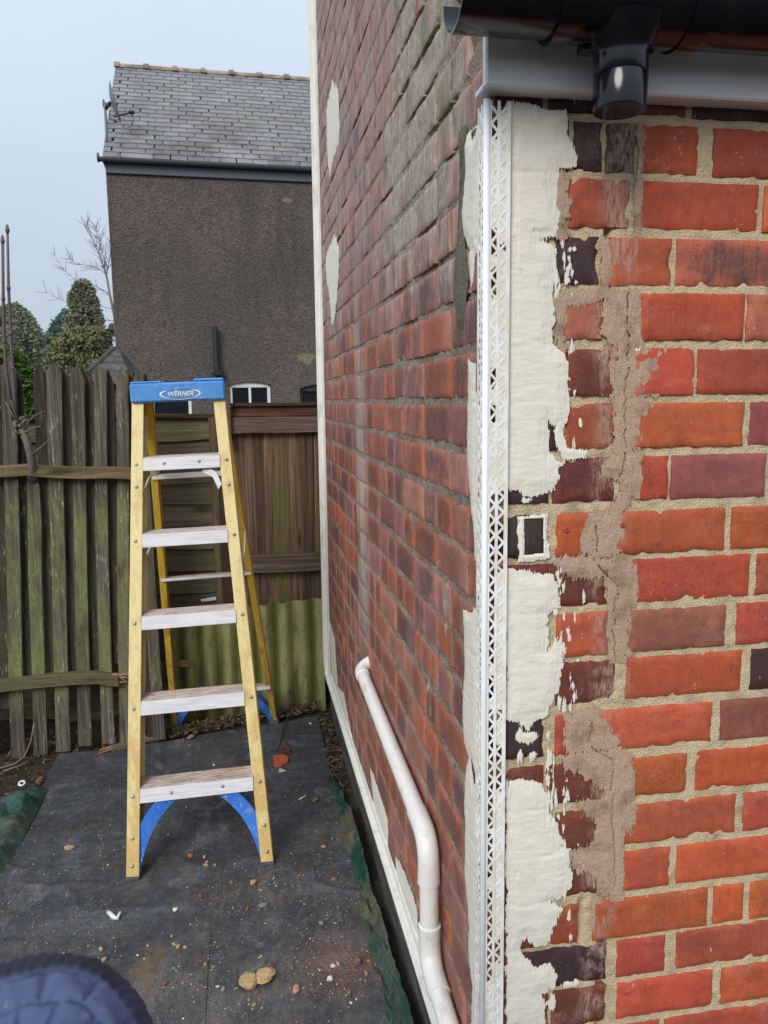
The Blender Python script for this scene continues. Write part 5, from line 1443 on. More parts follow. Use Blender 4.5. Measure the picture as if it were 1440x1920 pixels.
for i, (ua, ub, z0, zs_, r) in enumerate(WIN):
    fm = WHITE if i != 1 else DARKF
    fw = 0.055
    mb = MB()
    hbox(mb, ua, ua + fw, 0.05, 0.11, z0, zs_ + 0.005); hbox(mb, ub - fw, ub, 0.05, 0.11, z0, zs_ + 0.005); hbox(mb, ua + fw, ub - fw, 0.05, 0.11, z0, z0 + fw)
    um = (ua + ub) / 2
    if i == 0: hbox(mb, um - 0.02, um + 0.02, 0.055, 0.105, z0 + fw, zs_ - 0.03)
    an = np.linspace(-1, 1, 14); V = []; F = []
    for t in an:
        u = um + t * (ub - ua) / 2
        for (v, z) in ((0.05, zs_ - 0.045), (0.05, zs_ + r * (1 - t * t) + 0.004), (0.11, zs_ + r * (1 - t * t) + 0.004), (0.11, zs_ - 0.045)): V.append(HP(u, v, z))
    for k in range(13):
        for q in range(4): F.append([4 * k + q, 4 * k + 4 + q, 4 * k + 4 + (q + 1) % 4, 4 * k + (q + 1) % 4])
    mb.add(V, F)
    if i == 0: hbox(mb, ua + 0.10, ub - 0.10, 0.046, 0.05, zs_ - 0.028, zs_ - 0.006)
    w = mb.build('window', fm, house)
    mb = MB(); hquad(mb, [(ua + 0.02, 0.09, z0 + 0.02), (ub - 0.02, 0.09, z0 + 0.02), (ub - 0.02, 0.09, zs_ - 0.02), (ua + 0.02, 0.09, zs_ - 0.02)])
    mb.build('pane', GLASS, w)
# roof of slates
pit = math.atan2(7.95 - 5.37, 3.26)
sl_d = hb * math.cos(pit) + UPZ * math.sin(pit); sl_n = -hb * math.sin(pit) + UPZ * math.cos(pit)
mb = MB()
hquad(mb, [(-0.04, -0.06, 5.33), (9, -0.06, 5.33), (9, 3.2, 7.91), (-0.04, 3.2, 7.91)])
hquad(mb, [(9, 6.46, 5.33), (-0.04, 6.46, 5.33), (-0.04, 3.2, 7.91), (9, 3.2, 7.91)])
hquad(mb, [(-0.04, -0.06, 5.30), (-0.04, 6.46, 5.30), (9, 6.46, 5.30), (9, -0.06, 5.30)])
SLATE = NT('weathered_slate')
t = SLATE
bp = t.noise((1.1, 1.1, 1.3), 5, 0.7)
fn = t.noise((30, 30, 30), 4, 0.7)
rnd = t.rnd()
col = t.mix(rnd, (0.185, 0.172, 0.180), (0.275, 0.258, 0.268))
col = t.mix(t.mr(t.attr('tint', 'Alpha'), 0, 1, 0.0, 0.35), col, (0.12, 0.118, 0.135))
z = t.sep(t.pos)[2]
lowm = t.mr(z, 7.0, 5.7)
col = t.mix(t.ma('MULTIPLY', t.mr(bp, 0.42, 0.60), t.ma('MULTIPLY', lowm, 0.85)), col, (0.095, 0.080, 0.074))
col = t.mix(t.ma('MULTIPLY', t.mr(t.noise((1.6, 1.6, 2.2), 5, 0.7), 0.52, 0.66), 0.55), col, (0.205, 0.205, 0.135))
col = t.mix(t.mr(fn, 0.58, 0.72, 0, 0.5), col, (0.42, 0.41, 0.42))
SLATE = t.done(col, 0.62, t.bump(fn, 0.004, 0.6), 0.4)
roof = mb.build('roof', m_plain('roof_underlay', (0.03, 0.03, 0.033), 0.9), house)
GAUGE, SW = 0.189, 0.262
meshes = []
rs = random.Random(31)
for k in range(5):
    mb = MB()
    w = SW / 2 - 0.0065
    j = [rs.uniform(-0.006, 0.006) for _ in range(4)]
    ln = GAUGE * 0.66
    v = [ha * (-w) + sl_d * (-ln + j[0]), ha * w + sl_d * (-ln + j[1]), ha * w + sl_d * ln, ha * (-w) + sl_d * ln]
    vs = [p + sl_n * (0.017 if i < 2 else 0.002) for i, p in enumerate(v)] + [p - sl_n * (0.0 if i < 2 else 0.006) for i, p in enumerate(v)]
    mb.tint = (1, 1, 1, rs.random())
    mb.add(vs, [[0, 1, 2, 3], [0, 4, 5, 1], [1, 5, 6, 2], [3, 7, 4, 0], [2, 6, 7, 3]])
    meshes.append((mb.mesh('slate', SLATE), vs, mb.tint))
slates = []
for c in range(22):
    u = -0.03 + (SW / 2 if c % 2 else 0)
    if c % 2: slates.append((u - SW * 0.75 + 0.12, c, 0.5))
    while u < 9:
        slates.append((u + SW / 2, c, 1)); u += SW
def slate_at(u, c): return HP(u, -0.075, 5.36) + sl_d * (GAUGE * (c + 0.55)) + sl_n * 0.006
vis = sorted(range(len(slates)), key=lambda i: abs(slates[i][0] - 1.75) > 1.95)
ssing = set([i for i in vis if -0.3 < slates[i][0] < 3.62 and slates[i][2] == 1][:300])
rest = MB()
for i, (u, c, fr) in enumerate(slates):
    if c >= 22: continue
    me, vs, tn = meshes[rs.randrange(5)]
    p = slate_at(u, c) + ha * rs.uniform(-0.008, 0.008) + sl_d * rs.uniform(-0.006, 0.006)
    if i in ssing:
        o = bpy.data.objects.new('slate', me); COL.objects.link(o); o.parent = roof
        o.location = Vector(p) - Vector(house.location) - Vector(roof.location)
    else:
        rest.tint = tn; k = 0.42 if fr < 1 else 1.0
        rest.add([np.array(q) * 1.0 - ha * (np.dot(q, ha) * (1 - k)) + p for q in vs], [[0, 1, 2, 3], [0, 4, 5, 1], [1, 5, 6, 2], [3, 7, 4, 0], [2, 6, 7, 3]])
label(rest.build('slating', SLATE, roof), kind='stuff')
RIDGE = m_plain('mossy_ridge_tile', (0.40, 0.275, 0.21), 0.9, (0.15, 0.14, 0.085), 0.9, 3.2, lo=0.44, hi=0.60, bump=0.01, bk=30)
rl = 0.545
for k in range(16):
    mb = MB(); an = np.linspace(math.pi * 1.0, 0, 11)
    for (u0, u1, r) in ((-0.05 + k * rl, -0.05 + (k + 1) * rl - 0.004, 0.105), (-0.055 + k * rl, 0.045 + k * rl, 0.135)):
        V = []; F = []
        for u in (u0, u1):
            for rr in (r, r - 0.02):
                for a in an: V.append(HP(u, 3.2 + rr * math.cos(a) * 1.1, 7.90 + rr * math.sin(a) * 0.95))
        n = len(an)
        for i in range(n - 1):
            F += [[i, i + 1, 2 * n + i + 1, 2 * n + i], [n + i, 3 * n + i, 3 * n + i + 1, n + i + 1], [i, n + i, n + i + 1, i + 1], [2 * n + i, 2 * n + i + 1, 3 * n + i + 1, 3 * n + i]]
        mb.add(V, F)
    mb.build('ridge_tile', RIDGE, roof, smooth=False)
HGUT = m_plain('house_gutter_paint', (0.085, 0.10, 0.118), 0.4, (0.09, 0.09, 0.09), 0.5, 3)
mb = MB()
V = []; F = []; an = np.radians(np.linspace(180, 360, 14))
for u in (-0.09, 9.0):
    for rr in (0.062, 0.056):
        for a in an: V.append(HP(u, -0.125 + rr * math.cos(a), 5.335 + rr * math.sin(a)))
n = 14
for i in range(n - 1): F += [[i, 2 * n + i, 2 * n + i + 1, i + 1], [n + i, n + i + 1, 3 * n + i + 1, 3 * n + i], [i, i + 1, n + i + 1, n + i]]
F += [[0, n, 3 * n, 2 * n], [n - 1, 3 * n - 1, 4 * n - 1, 2 * n - 1]]
mb.add(V, F)
for u in (0.23, 1.62, 3.05, 4.5): mb.tube([HP(u - 0.02, -0.125, 5.333), HP(u + 0.02, -0.125, 5.333)], 0.067, 16)
mb.tube([HP(-0.105, -0.125, 5.333), HP(-0.075, -0.125, 5.333)], 0.072, 16)
hg = mb.build('gutter', HGUT, house)
mb = MB(); hbox(mb, 0.0, 9, -0.045, 0.0, 5.13, 5.32); mb.build('fascia', HGUT, house)
BLACKP = m_plain('black_cast_iron', (0.018, 0.019, 0.021), 0.45, (0.05, 0.045, 0.04), 0.4, 8)
pu, pz = hu(403, 614); pu2, pz2 = hu(404, 700)
mb = MB()
mb.tube([HP(pu, -0.09, pz2 - 0.02), HP(pu, -0.09, pz - 0.03)], 0.042, 12)
for z in (pz - 0.03, pz - 0.20, pz2 + 0.10): mb.tube([HP(pu, -0.09, z - 0.03), HP(pu, -0.09, z + 0.03)], 0.047, 12)
mb.tube([HP(pu, -0.09, pz2 + 0.05), HP(pu + 0.01, -0.09, pz2 + 0.03), HP(pu + 0.02, -0.09, pz2 - 0.02), HP(pu + 0.02, -0.08, pz2 - 0.07)], [0.05, 0.085, 0.085, 0.05], 14)
mb.tube([HP(pu, -0.09, pz - 0.03), HP(pu, -0.09, pz + 0.02)], 0.028, 10)
smooth_angle(mb.build('vent_pipe', BLACKP, house, smooth=True))
# satellite dish on its pole
dish = thing('satellite_dish', 'grey satellite dish on a thin pole at the left edge of the slate roof', 'satellite dish', tuple(HP(-0.1, 0.35, 5.3)))
DISHM = m_plain('grey_dish_paint', (0.16, 0.18, 0.20), 0.5, (0.30, 0.31, 0.32), 0.3, 6)
def dp(px, py, v=0.35): 
    d = ray(px, py); q = HE + hb * v; s = ((q - EYE) @ hb) / (d @ hb); return EYE + d * s
mb = MB(); mb.tube([dp(199, 290), dp(200, 250), dp(198, 215), dp(196, 192)], 0.022, 8); mb.build('pole', DISHM, dish, smooth=True)
c = dp(214.5, 191); nrm = unit((0.985, 0.05, 0.22)); e1 = unit(np.cross(UPZ, nrm)); e2 = np.cross(nrm, e1)
V = []; F = []; nr, na = 7, 28
for side in (0, 1):
    for i in range(nr):
        r = i / (nr - 1)
        for k in range(na):
            a = 2 * math.pi * k / na
            V.append(c + (e1 * math.cos(a) * 0.27 + e2 * math.sin(a) * 0.315) * r + nrm * (0.07 * r * r - 0.05 - 0.008 * side))
for side in (0, 1):
    o = side * nr * na
    for i in range(nr - 1):
        for k in range(na):
            q = [o + i * na + k, o + (i + 1) * na + k, o + (i + 1) * na + (k + 1) % na, o + i * na + (k + 1) % na]
            F.append(q if side == 0 else q[::-1])
o = (nr - 1) * na
for k in range(na): F.append([o + k, nr * na + o + k, nr * na + o + (k + 1) % na, o + (k + 1) % na])
mb = MB(); mb.add(V, F); mb.build('reflector', DISHM, dish, smooth=True)
mb = MB(); mb.tube([dp(213, 219), dp(225, 216), dp(243, 212)], 0.014, 6); mb.tube([dp(198, 205), dp(203, 196), c - nrm * 0.06], [0.03, 0.035, 0.03], 8)
mb.tube([dp(196, 190), dp(194, 186), dp(193, 196), dp(196, 206), dp(199, 200)], 0.010, 6); mb.build('arm', BLACKP, dish, smooth=True)
mb = MB(); mb.tube([dp(243, 208), dp(246, 211), dp(252, 210)], [0.028, 0.034, 0.026], 10); mb.build('receiver', BLACKP, dish, smooth=True)
mb = MB(); mb.tube([dp(204, 208), dp(207, 222), dp(216, 229), dp(225, 228), dp(227, 222), dp(220, 218)], 0.007, 5); mb.tube([dp(246, 214), dp(251, 224), dp(248, 236), dp(238, 240)], 0.006, 5); mb.build('cable', BLACKP, dish, smooth=True)

# low outbuilding with a hipped tile roof in front of the house corner
shed = thing('tiled_outbuilding', 'low outbuilding with a stepped tile roof below the left corner of the tall house', 'outbuilding', (-1.75, 11.5, 0))
ap = onY(220, 652, 11.6); lo_ = onY(152, 716, 10.6); hi_ = onY(247, 716, 10.6)
mb = MB(); NC = 11
for k in range(NC):
    t0, t1 = k / NC, (k + 1) / NC
    z0 = ap[2] + (lo_[2] - ap[2]) * t1; z1 = ap[2] + (lo_[2] - ap[2]) * t0
    def ringp(t, z): return [np.array((ap[0] + (lo_[0] - ap[0]) * t, 11.6 + (10.6 - 11.6) * t, z)), np.array((ap[0] + (hi_[0] - ap[0]) * t, 11.6 - t, z)),
                             np.array((ap[0] + (hi_[0] - ap[0]) * t, 11.6 + t, z)), np.array((ap[0] + (lo_[0] - ap[0]) * t, 11.6 + t, z))]
    A_, B_, C_ = ringp(t1 + 0.035, z0), ringp(t0 + 0.012, z1 + 0.020), ringp(t1 + 0.035, z0 - 0.030)
    mb.tint = (0.45 + 0.75 * rs.random(),) * 3 + (1,)
    mb.add(A_ + B_ + C_, [[i, (i + 1) % 4, 4 + (i + 1) % 4, 4 + i] for i in range(4)] + [[8 + i, 8 + (i + 1) % 4, (i + 1) % 4, i] for i in range(4)])
BONNET = m_plain('bonnet_tile_clay', (0.10, 0.092, 0.086), 0.95, (0.04, 0.037, 0.033), 0.7, 9)
mb.build('roof', m_plain('grey_roof_tile', (0.125, 0.108, 0.096), 0.95, (0.035, 0.033, 0.030), 0.8, 14, lo=0.42, hi=0.62, bump=0.02, bk=40), shed)
for k in range(17):                          # bonnet tiles stepping down the near hips
    t = (k + 0.5) / 17
    for e_, sgn in ((lo_, -1),):
        p = ap + (e_ - ap) * t; q = ap + (e_ - ap) * (t + 0.075)
        mb = MB(); mb.tube([p + UPZ * 0.012, q + UPZ * 0.036 + np.array((sgn * 0.015, -0.015, 0)), q + UPZ * 0.030 + np.array((sgn * 0.02, -0.02, 0))], [0.016, 0.028, 0.022], 8)
        mb.build('bonnet_tile', BONNET, shed)
mb = MB(); mb.box(lo_[0] + 0.06, hi_[0] - 0.06, 10.68, 12.5, -0.1, lo_[2] - 0.02); mb.build('wall', DASH, shed)
far = thing('distant_house', 'small dark roofed house peeping out behind the left edge of the tall house', 'house', (-4.2, 24, 0))
q0, q1, q2 = onY(196, 626, 24), onY(206, 606, 24), onY(232, 640, 24)
mb = MB()
mb.add([q0, q1, q1 + np.array((2.5, 0, 0)), q0 + np.array((2.5, 0, 0)), q0 + np.array((0.3, 4, 0)), q1 + np.array((0.3, 4, 0))], [[0, 3, 2, 1], [0, 1, 5, 4]])
mb.obox((q0 + q1) / 2 + np.array((1.2, -0.06, -0.03)), ((1.25, 0, 0), (0, 0.05, 0), (0, 0, 0.02)))
mb.build('roof', m_plain('far_roof', (0.05, 0.052, 0.062), 0.6, (0.1, 0.1, 0.11), 0.5, 2), far)
mb = MB(); mb.box(q0[0] + 0.35, q0[0] + 2.6, 24.02, 28, -0.1, q0[2] - 0.03); mb.build('wall', m_plain('far_wall', (0.42, 0.41, 0.40), 0.8), far)

# ------------------------------------------------------------------ trees
def m_leaf(name, a, b, c):
    t = NT(name)
    n1 = t.noise(1.1, 4, 0.7); 
    col = t.mix(t.mr(n1, 0.36, 0.64), a, b)
    col = t.mix(t.ma('MULTIPLY', t.attr('tint', 'Alpha'), 0.8), col, c)
    return t.done(col, 0.7, None, 0.25)
BARK = m_plain('grey_bark', (0.12, 0.095, 0.075), 0.9, (0.06, 0.055, 0.035), 0.7, 9, bump=0.01, bk=40)
def env_at(env, Y):
    zs_ = []; ls = []; rs_ = []
    for (y, l, r) in env:
        a, b = onY(l, y, Y), onY(r, y, Y); zs_.append((a[2] + b[2]) / 2); ls.append(a[0]); rs_.append(b[0])
    o = np.argsort(zs_); return np.array(zs_)[o], np.array(ls)[o], np.array(rs_)[o]
def leafy(name, lab, env, Y, n, size, mat, seed, group='trees beyond the fence', droop=0.0, gap=0.42, depth=0.9, spray=1.0, ground=True, cat='tree'):
    zz, ll, rr = env_at(env, Y)
    g = np.random.RandomState(seed)
    zc0 = zz[0]; xc0 = (ll[0] + rr[0]) / 2
    t = thing(name, lab, cat, (xc0, Y, 0), group)
    pts = []
    while len(pts) < n:
        z = g.uniform(zz[0], zz[-1], 4000)
        l = np.interp(z, zz, ll); r = np.interp(z, zz, rr); hw = (r - l) / 2
        keep = g.rand(4000) < hw / max((rr - ll).max() / 2, 1e-6) + 0.05
        a = g.uniform(0, 2 * math.pi, 4000); rad = np.sqrt(g.uniform(0.12, 1.0, 4000))
        wob = 0.80 + 0.42 * fbm(a * 2.2 + 9, z * (1.6 / size * 0.35) , seed, 3)
        x = (l + r) / 2 + hw * np.cos(a) * rad * wob; y = Y + hw * depth * np.sin(a) * rad * wob
        cl = fbm(x / (size * 4.5) + 31, z / (size * 3.4) + y / (size * 5), seed + 3, 3)
        keep &= cl > gap - 0.06 * (z > zz[-1] - 0.25 * (zz[-1] - zz[0]))
        for q in np.stack([x, y, z], -1)[keep]: pts.append(q)
    pts = np.array(pts[:n])
    N = len(pts)
    d1 = g.normal(size=(N, 3)); d1[:, 2] -= droop; d1 /= np.linalg.norm(d1, axis=1)[:, None]
    out = pts - np.array((xc0, Y, 0)); out[:, 2] = 0; out /= np.linalg.norm(out, axis=1)[:, None] + 1e-9
    d1 = d1 * 0.8 + out * 0.7 * spray; d1 /= np.linalg.norm(d1, axis=1)[:, None]
    d2 = np.cross(d1, g.normal(size=(N, 3))); d2 /= np.linalg.norm(d2, axis=1)[:, None]
    s = size * g.uniform(0.5, 1.25, (N, 1))
    V = np.stack([pts - d1 * s * 0.2, pts + d2 * s * 0.28 + d1 * s * 0.3, pts + d1 * s, pts - d2 * s * 0.28 + d1 * s * 0.3], 1).reshape(-1, 3)
    F = np.arange(4 * N).reshape(-1, 4)
    tint = np.ones((N, 4, 4)); tint[:, :, 3] = g.rand(N, 1) ** 1.5
    mb = MB(); mb.add(V, F, tint.reshape(-1, 4))
    mb.build('crown', mat, t)
    mb = MB(); top = zz[-1] * 0.9
    mb.tube([(xc0, Y, -0.1), (xc0 + 0.05, Y, top * 0.5), (xc0, Y, top)], [0.16 * size / 0.25, 0.11 * size / 0.25, 0.02], 8)
    for k in range(12):
        z = g.uniform(max(zz[0], top * 0.3), top); a = g.uniform(0, 6.28); h = np.interp(z, zz, (rr - ll) / 2) * 0.75
        mb.tube([(xc0, Y, z), (xc0 + h * math.cos(a), Y + h * depth * math.sin(a), z + h * 0.3)], [0.04, 0.01], 5)
    mb.build('trunk', BARK, t)
    return t
leafy('conifer_tree', 'tall round topped olive green conifer left of the rendered house', [(524, 152, 158), (530, 141, 168), (545, 134, 178), (565, 129, 184), (590, 124, 190), (620, 117, 198), (660, 108, 208), (730, 105, 212)], 30, 24000, 0.105,
      m_leaf('olive_conifer_leaf', (0.12, 0.15, 0.09), (0.19, 0.215, 0.13), (0.29, 0.28, 0.18)), 41, gap=0.40)
leafy('conifer_tree', 'blue green spruce at the left flank of the tall round topped conifer', [(578, 119, 121), (590, 110, 130), (602, 100, 136), (620, 92, 140), (640, 88, 142), (680, 82, 142), (730, 80, 142)], 33, 11000, 0.13,
      m_leaf('spruce_leaf', (0.07, 0.15, 0.13), (0.115, 0.20, 0.17), (0.16, 0.24, 0.21)), 42, gap=0.38, droop=0.4)
leafy('yew_tree', 'broad dark olive evergreen with hanging sprays in front of the tall conifer', [(612, 140, 190), (626, 112, 208), (645, 96, 214), (665, 84, 218), (690, 72, 222), (735, 60, 225)], 22, 22000, 0.082,
      m_leaf('yew_leaf', (0.105, 0.120, 0.055), (0.18, 0.185, 0.085), (0.26, 0.245, 0.13)), 43, gap=0.40, droop=0.8)
leafy('round_tree', 'domed grey green tree at the left edge of the picture beyond the pickets', [(569, 22, 30), (576, 0, 44), (590, -22, 58), (612, -40, 72), (640, -52, 86), (680, -60, 92), (735, -60, 96)], 36, 22000, 0.125,
      m_leaf('grey_green_leaf', (0.17, 0.205, 0.145), (0.25, 0.275, 0.17), (0.36, 0.345, 0.21)), 44, gap=0.36, droop=-0.6)
leafy('conifer_hedge', 'bright green conifer hedge showing through the gap in the pickets', [(656, -28, 12), (664, -30, 34), (682, -30, 52), (712, -30, 60), (760, -30, 64), (900, -30, 68)], 6.0, 14000, 0.042,
      m_leaf('bright_hedge_leaf', (0.040, 0.100, 0.018), (0.080, 0.165, 0.028), (0.150, 0.230, 0.040)), 45, None, gap=0.30, droop=-0.3, cat='hedge', depth=0.6)
# bare tree
bare = thing('bare_tree', 'leafless tree with fine curved twigs against the sky beside the rendered house', 'tree', (onY(222, 700, 20)[0], 20, 0), 'trees beyond the fence')
mb = MB(); g = random.Random(77)
def limb(pts, r0, r1, Y=20, twigs=0, ln=28):
    P = [onY(x, y, Y + (0.25 * math.sin(i * 1.7))) for i, (x, y) in enumerate(pts)]
    n = len(P); mb.tube(P, [0.75 * (r0 + (r1 - r0) * i / (n - 1)) for i in range(n)], 5)
    for k in range(twigs):
        i = g.randrange(0, n - 1); f = g.random()
        b = np.array(pts[i]) * (1 - f) + np.array(pts[i + 1]) * f
        d = np.array(pts[i + 1], float) - np.array(pts[i]); d /= np.hypot(*d)
        a = g.choice([-1, 1]) * g.uniform(0.35, 1.0); d2 = np.array((d[0] * math.cos(a) - d[1] * math.sin(a), d[0] * math.sin(a) + d[1] * math.cos(a)))
        L2 = ln * g.uniform(0.4, 1.0); q = [b]
        for s in range(4): d2 = d2 + np.array((g.uniform(-0.15, 0.15), -0.10)); d2 /= np.hypot(*d2); q.append(q[-1] + d2 * L2 / 4)
        mb.tube([onY(x, y, Y + g.uniform(-0.4, 0.4) * j / 4) for j, (x, y) in enumerate(q)], [0.0055, 0.0048, 0.004, 0.0036, 0.0032], 4)
limb([(224, 720), (219, 640), (214, 590), (206, 555), (200, 520), (196, 505)], 0.055, 0.030)
limb([(196, 505), (188, 480), (176, 455), (168, 430), (163, 418)], 0.018, 0.005, twigs=34, ln=34)
limb([(196, 505), (195, 485), (188, 460), (186, 445), (180, 425)], 0.017, 0.005, twigs=34, ln=32)
limb([(200, 515), (205, 490), (208, 470), (210, 440)], 0.015, 0.005, twigs=24, ln=28)
limb([(196, 512), (180, 500), (160, 498), (140, 492), (130, 484)], 0.011, 0.004, twigs=22, ln=32)
limb([(206, 552), (190, 542), (170, 532), (150, 528), (136, 520), (120, 505), (108, 488), (98, 470)], 0.013, 0.004, twigs=20, ln=30)
limb([(216, 602), (195, 600), (170, 595), (150, 590), (140, 586)], 0.014, 0.006, twigs=6, ln=22)
limb([(212, 580), (180, 572), (150, 575), (120, 565), (100, 556), (84, 545)], 0.009, 0.004, twigs=16, ln=30)
limb([(140, 628), (160, 640), (190, 632), (214, 640)], 0.010, 0.006, twigs=5, ln=22)
mb.build('branches', m_plain('hazy_bark', (0.27, 0.235, 0.19), 0.85, (0.16, 0.135, 0.10), 0.5, 6), bare, smooth=True)  # bark colour paled to include distance haze

# pollarded shrub growing through the pickets
shrub = thing('pollarded_shrub', 'cut back shrub with a knobbly head and two tall straight shoots before the pickets', 'shrub', tuple(onY(66, 900, 3.42)))
SB = m_plain('shrub_bark', (0.17, 0.15, 0.115), 0.85, (0.07, 0.06, 0.045), 0.8, 30, bump=0.003, bk=160)
SH = m_plain('shoot_bark', (0.15, 0.11, 0.115), 0.7, (0.08, 0.065, 0.065), 0.7, 25)
def S3(x, y, Y=3.42): return onY(x, y, Y)
mb = MB()
mb.tube([S3(66, 905, 3.50), S3(62, 880, 3.45), S3(57, 855), S3(51, 830), S3(44, 810), S3(38, 797)], [0.015, 0.0155, 0.015, 0.0145, 0.016, 0.013], 9)
g = random.Random(12)
for k in range(16):
    p = S3(38 + g.uniform(-8, 8), 793 + g.uniform(-9, 12)) + np.array((0, g.uniform(-0.02, 0.02), 0)); mb.tube([p, p + np.array((g.uniform(-0.012, 0.012), -0.008, g.uniform(-0.01, 0.018)))], [0.010, 0.005], 6)
mb.build('stem', SB, shrub, smooth=True)
for pts in ([(32, 790), (27, 735), (24, 690), (20, 625), (16, 540), (14, 432)], [(26, 790), (12, 700), (8, 640), (6, 560), (5, 452)]):
    P = [S3(x, y, 3.42 - 0.03 * i) for i, (x, y) in enumerate(pts)]
    mb = MB(); mb.tube(P, [0.0078, 0.0070, 0.0066, 0.006, 0.0055, 0.0045][:len(P)], 8)
    tot = 0
    for a, b in zip(P[:-1], P[1:]):
        L_ = np.linalg.norm(b - a); n = max(1, int(round(L_ / 0.155)))
        for k in range(n):
            q = a + (b - a) * (k + 1) / n; d = unit(b - a)
            mb.tube([q - d * 0.010, q, q + d * 0.004, q + d * 0.010], [0.0058, 0.0082, 0.0078, 0.005], 8)
    mb.tube([P[-1], P[-1] + np.array((0, 0, 0.014)), P[-1] + np.array((0, 0, 0.024))], [0.0065, 0.006, 0.001], 8)
    mb.build('shoot', SH, shrub, smooth=True)
for pts in ([(44, 806), (52, 792), (66, 778), (86, 770)], [(46, 812), (60, 803), (76, 799)], [(60, 852), (72, 842), (80, 836), (88, 828)], [(36, 795), (24, 778), (10, 754)], [(36, 790), (26, 770), (20, 750)], [(42, 815), (34, 812), (26, 806)], [(50, 800), (48, 790), (54, 786)]):
    mb = MB(); P = [S3(x, y, 3.41 - 0.01 * i) for i, (x, y) in enumerate(pts)]
    mb.tube(P, [0.0042 - 0.0009 * i for i in range(len(P))], 6); mb.build('twig', SB, shrub, smooth=True)

# ------------------------------------------------------------------ litter, rubble and loose things on the ground
def gz(x, y):
    on = (-0.83 < x < 0.306) and (y < far_edge(x))
    return float(mat_z(x, y)) if on else float(ground_z(np.array(x), np.array(y)))
PALS = {'sand': (0.46, 0.33, 0.17), 'tan': (0.40, 0.30, 0.20), 'brown': (0.20, 0.145, 0.10), 'grey': (0.26, 0.245, 0.225), 'white': (0.66, 0.64, 0.60), 'red': (0.42, 0.085, 0.045), 'orange': (0.52, 0.115, 0.05),
        'pink': (0.56, 0.29, 0.23), 'rust': (0.24, 0.10, 0.065), 'dark': (0.07, 0.06, 0.05)}
def m_stone():
    t = NT('rubble')
    n1 = t.noise(140, 4, 0.7)
    c = t.mix(t.mr(n1, 0.35, 0.7), t.mix(1, t.attr('tint'), (1.12, 1.1, 1.08), 'MULTIPLY'), t.mix(1, t.attr('tint'), (0.62, 0.6, 0.58), 'MULTIPLY'))
    return t.done(c, 0.9, t.bump(n1, 0.002, 0.8), 0.2)
STONE = m_stone()
def rock_mesh(mb, c, sx, sy_, sz, seed, tint, yaw=0.0, nu=10, nv=7):
    g = np.random.RandomState(seed)
    pl = g.normal(size=(9, 3)); pl /= np.linalg.norm(pl, axis=1)[:, None]; off = g.uniform(0.55, 0.95, 9)
    V = []; F = []
    for j in range(nv):
        th = math.pi * j / (nv - 1)
        for i in range(nu):
            a = 2 * math.pi * i / nu + j * 0.3
            d = np.array((math.sin(th) * math.cos(a), math.sin(th) * math.sin(a), math.cos(th)))
            k = 1.0
            for p, o_ in zip(pl, off):
                dn = d @ p
                if dn > 1e-3: k = min(k, o_ / dn)
            V.append(d * k)
    V = np.array(V)
    for j in range(nv - 1):
        for i in range(nu):
            F.append([j * nu + i, (j + 1) * nu + i, (j + 1) * nu + (i + 1) % nu, j * nu + (i + 1) % nu])
    V = V * np.array((sx, sy_, sz)); ca, sa = math.cos(yaw), math.sin(yaw)
    V = np.stack([V[:, 0] * ca - V[:, 1] * sa, V[:, 0] * sa + V[:, 1] * ca, V[:, 2]], -1)
    V[:, 2] -= V[:, 2].min()
    mb.tint = tuple(tint) + (1,)
    mb.add(V + np.array(c), F)
def stone(px, py, wpx, kind, seed, lab, group='loose rubble on the mat', name='stone', asp=0.7, flat=0.55, yaw=None):
    p = onZ(px, py, 0.0)
    w = wpx * np.linalg.norm(p - EYE) / FPX / 2 * 0.92
    g = random.Random(seed)
    mb = MB(); rock_mesh(mb, (p[0], p[1], gz(p[0], p[1]) - 0.002), w, w * asp, w * flat, seed, np.array(PALS[kind]) * g.uniform(0.9, 1.1), g.uniform(0, 3) if yaw is None else yaw)
    label(mb.build(name, STONE), lab, 'stone' if name == 'stone' else 'rubble', group)
stone(470, 1846, 42, 'sand', 1, 'left half of the split yellow sandstone lump at the near end of the mat', asp=0.95, flat=0.5, yaw=0.1)
stone(498, 1839, 44, 'sand', 2, 'right half of the split yellow sandstone lump at the near end of the mat', asp=0.85, flat=0.5, yaw=0.4)
stone(556, 1860, 19, 'pink', 3, 'pale pink brick crumb right of the split sandstone lump', asp=0.8, flat=0.7)
stone(482, 1863, 12, 'rust', 4, 'small rust brown pebble touching the split sandstone lump')
stone(131, 1593, 20, 'tan', 5, 'lone tan pebble on the bare left part of the mat', asp=0.55, yaw=0.2)
stone(357, 1605, 12, 'orange', 6, 'orange red brick chip between the feet of the stepladder', asp=0.75)
stone(475, 1659, 16, 'sand', 7, 'yellow stone chip just behind and left of the right ladder foot', asp=0.8)
stone(490, 1672, 10, 'tan', 8, 'small tan pebble next to the yellow stone chip by the right ladder foot')
stone(494, 1700, 21, 'grey', 9, 'flat grey brown stone flake in the middle of the mat', asp=0.6, flat=0.5, yaw=0.2)
stone(463, 1706, 10, 'red', 10, 'small red chip left of the flat grey brown flake')
stone(329, 1708, 11, 'white', 11, 'small white chip on the mat left of its middle seam', asp=0.9)
stone(376, 1684, 10, 'red', 12, 'thin dark pink chip near the middle of the mat')
stone(434, 1658, 14, 'brown', 13, 'brown pebble among grit between the ladder feet', asp=0.5)
stone(672, 1807, 17, 'brown', 14, 'brown cube shaped stone beside the orange brick dust', asp=0.9, flat=0.9)
stone(692, 1804, 10, 'orange', 15, 'bright orange brick crumb lying in orange dust near the mat edge')
stone(687, 1828, 11, 'tan', 16, 'tan chip just below the orange brick crumb')
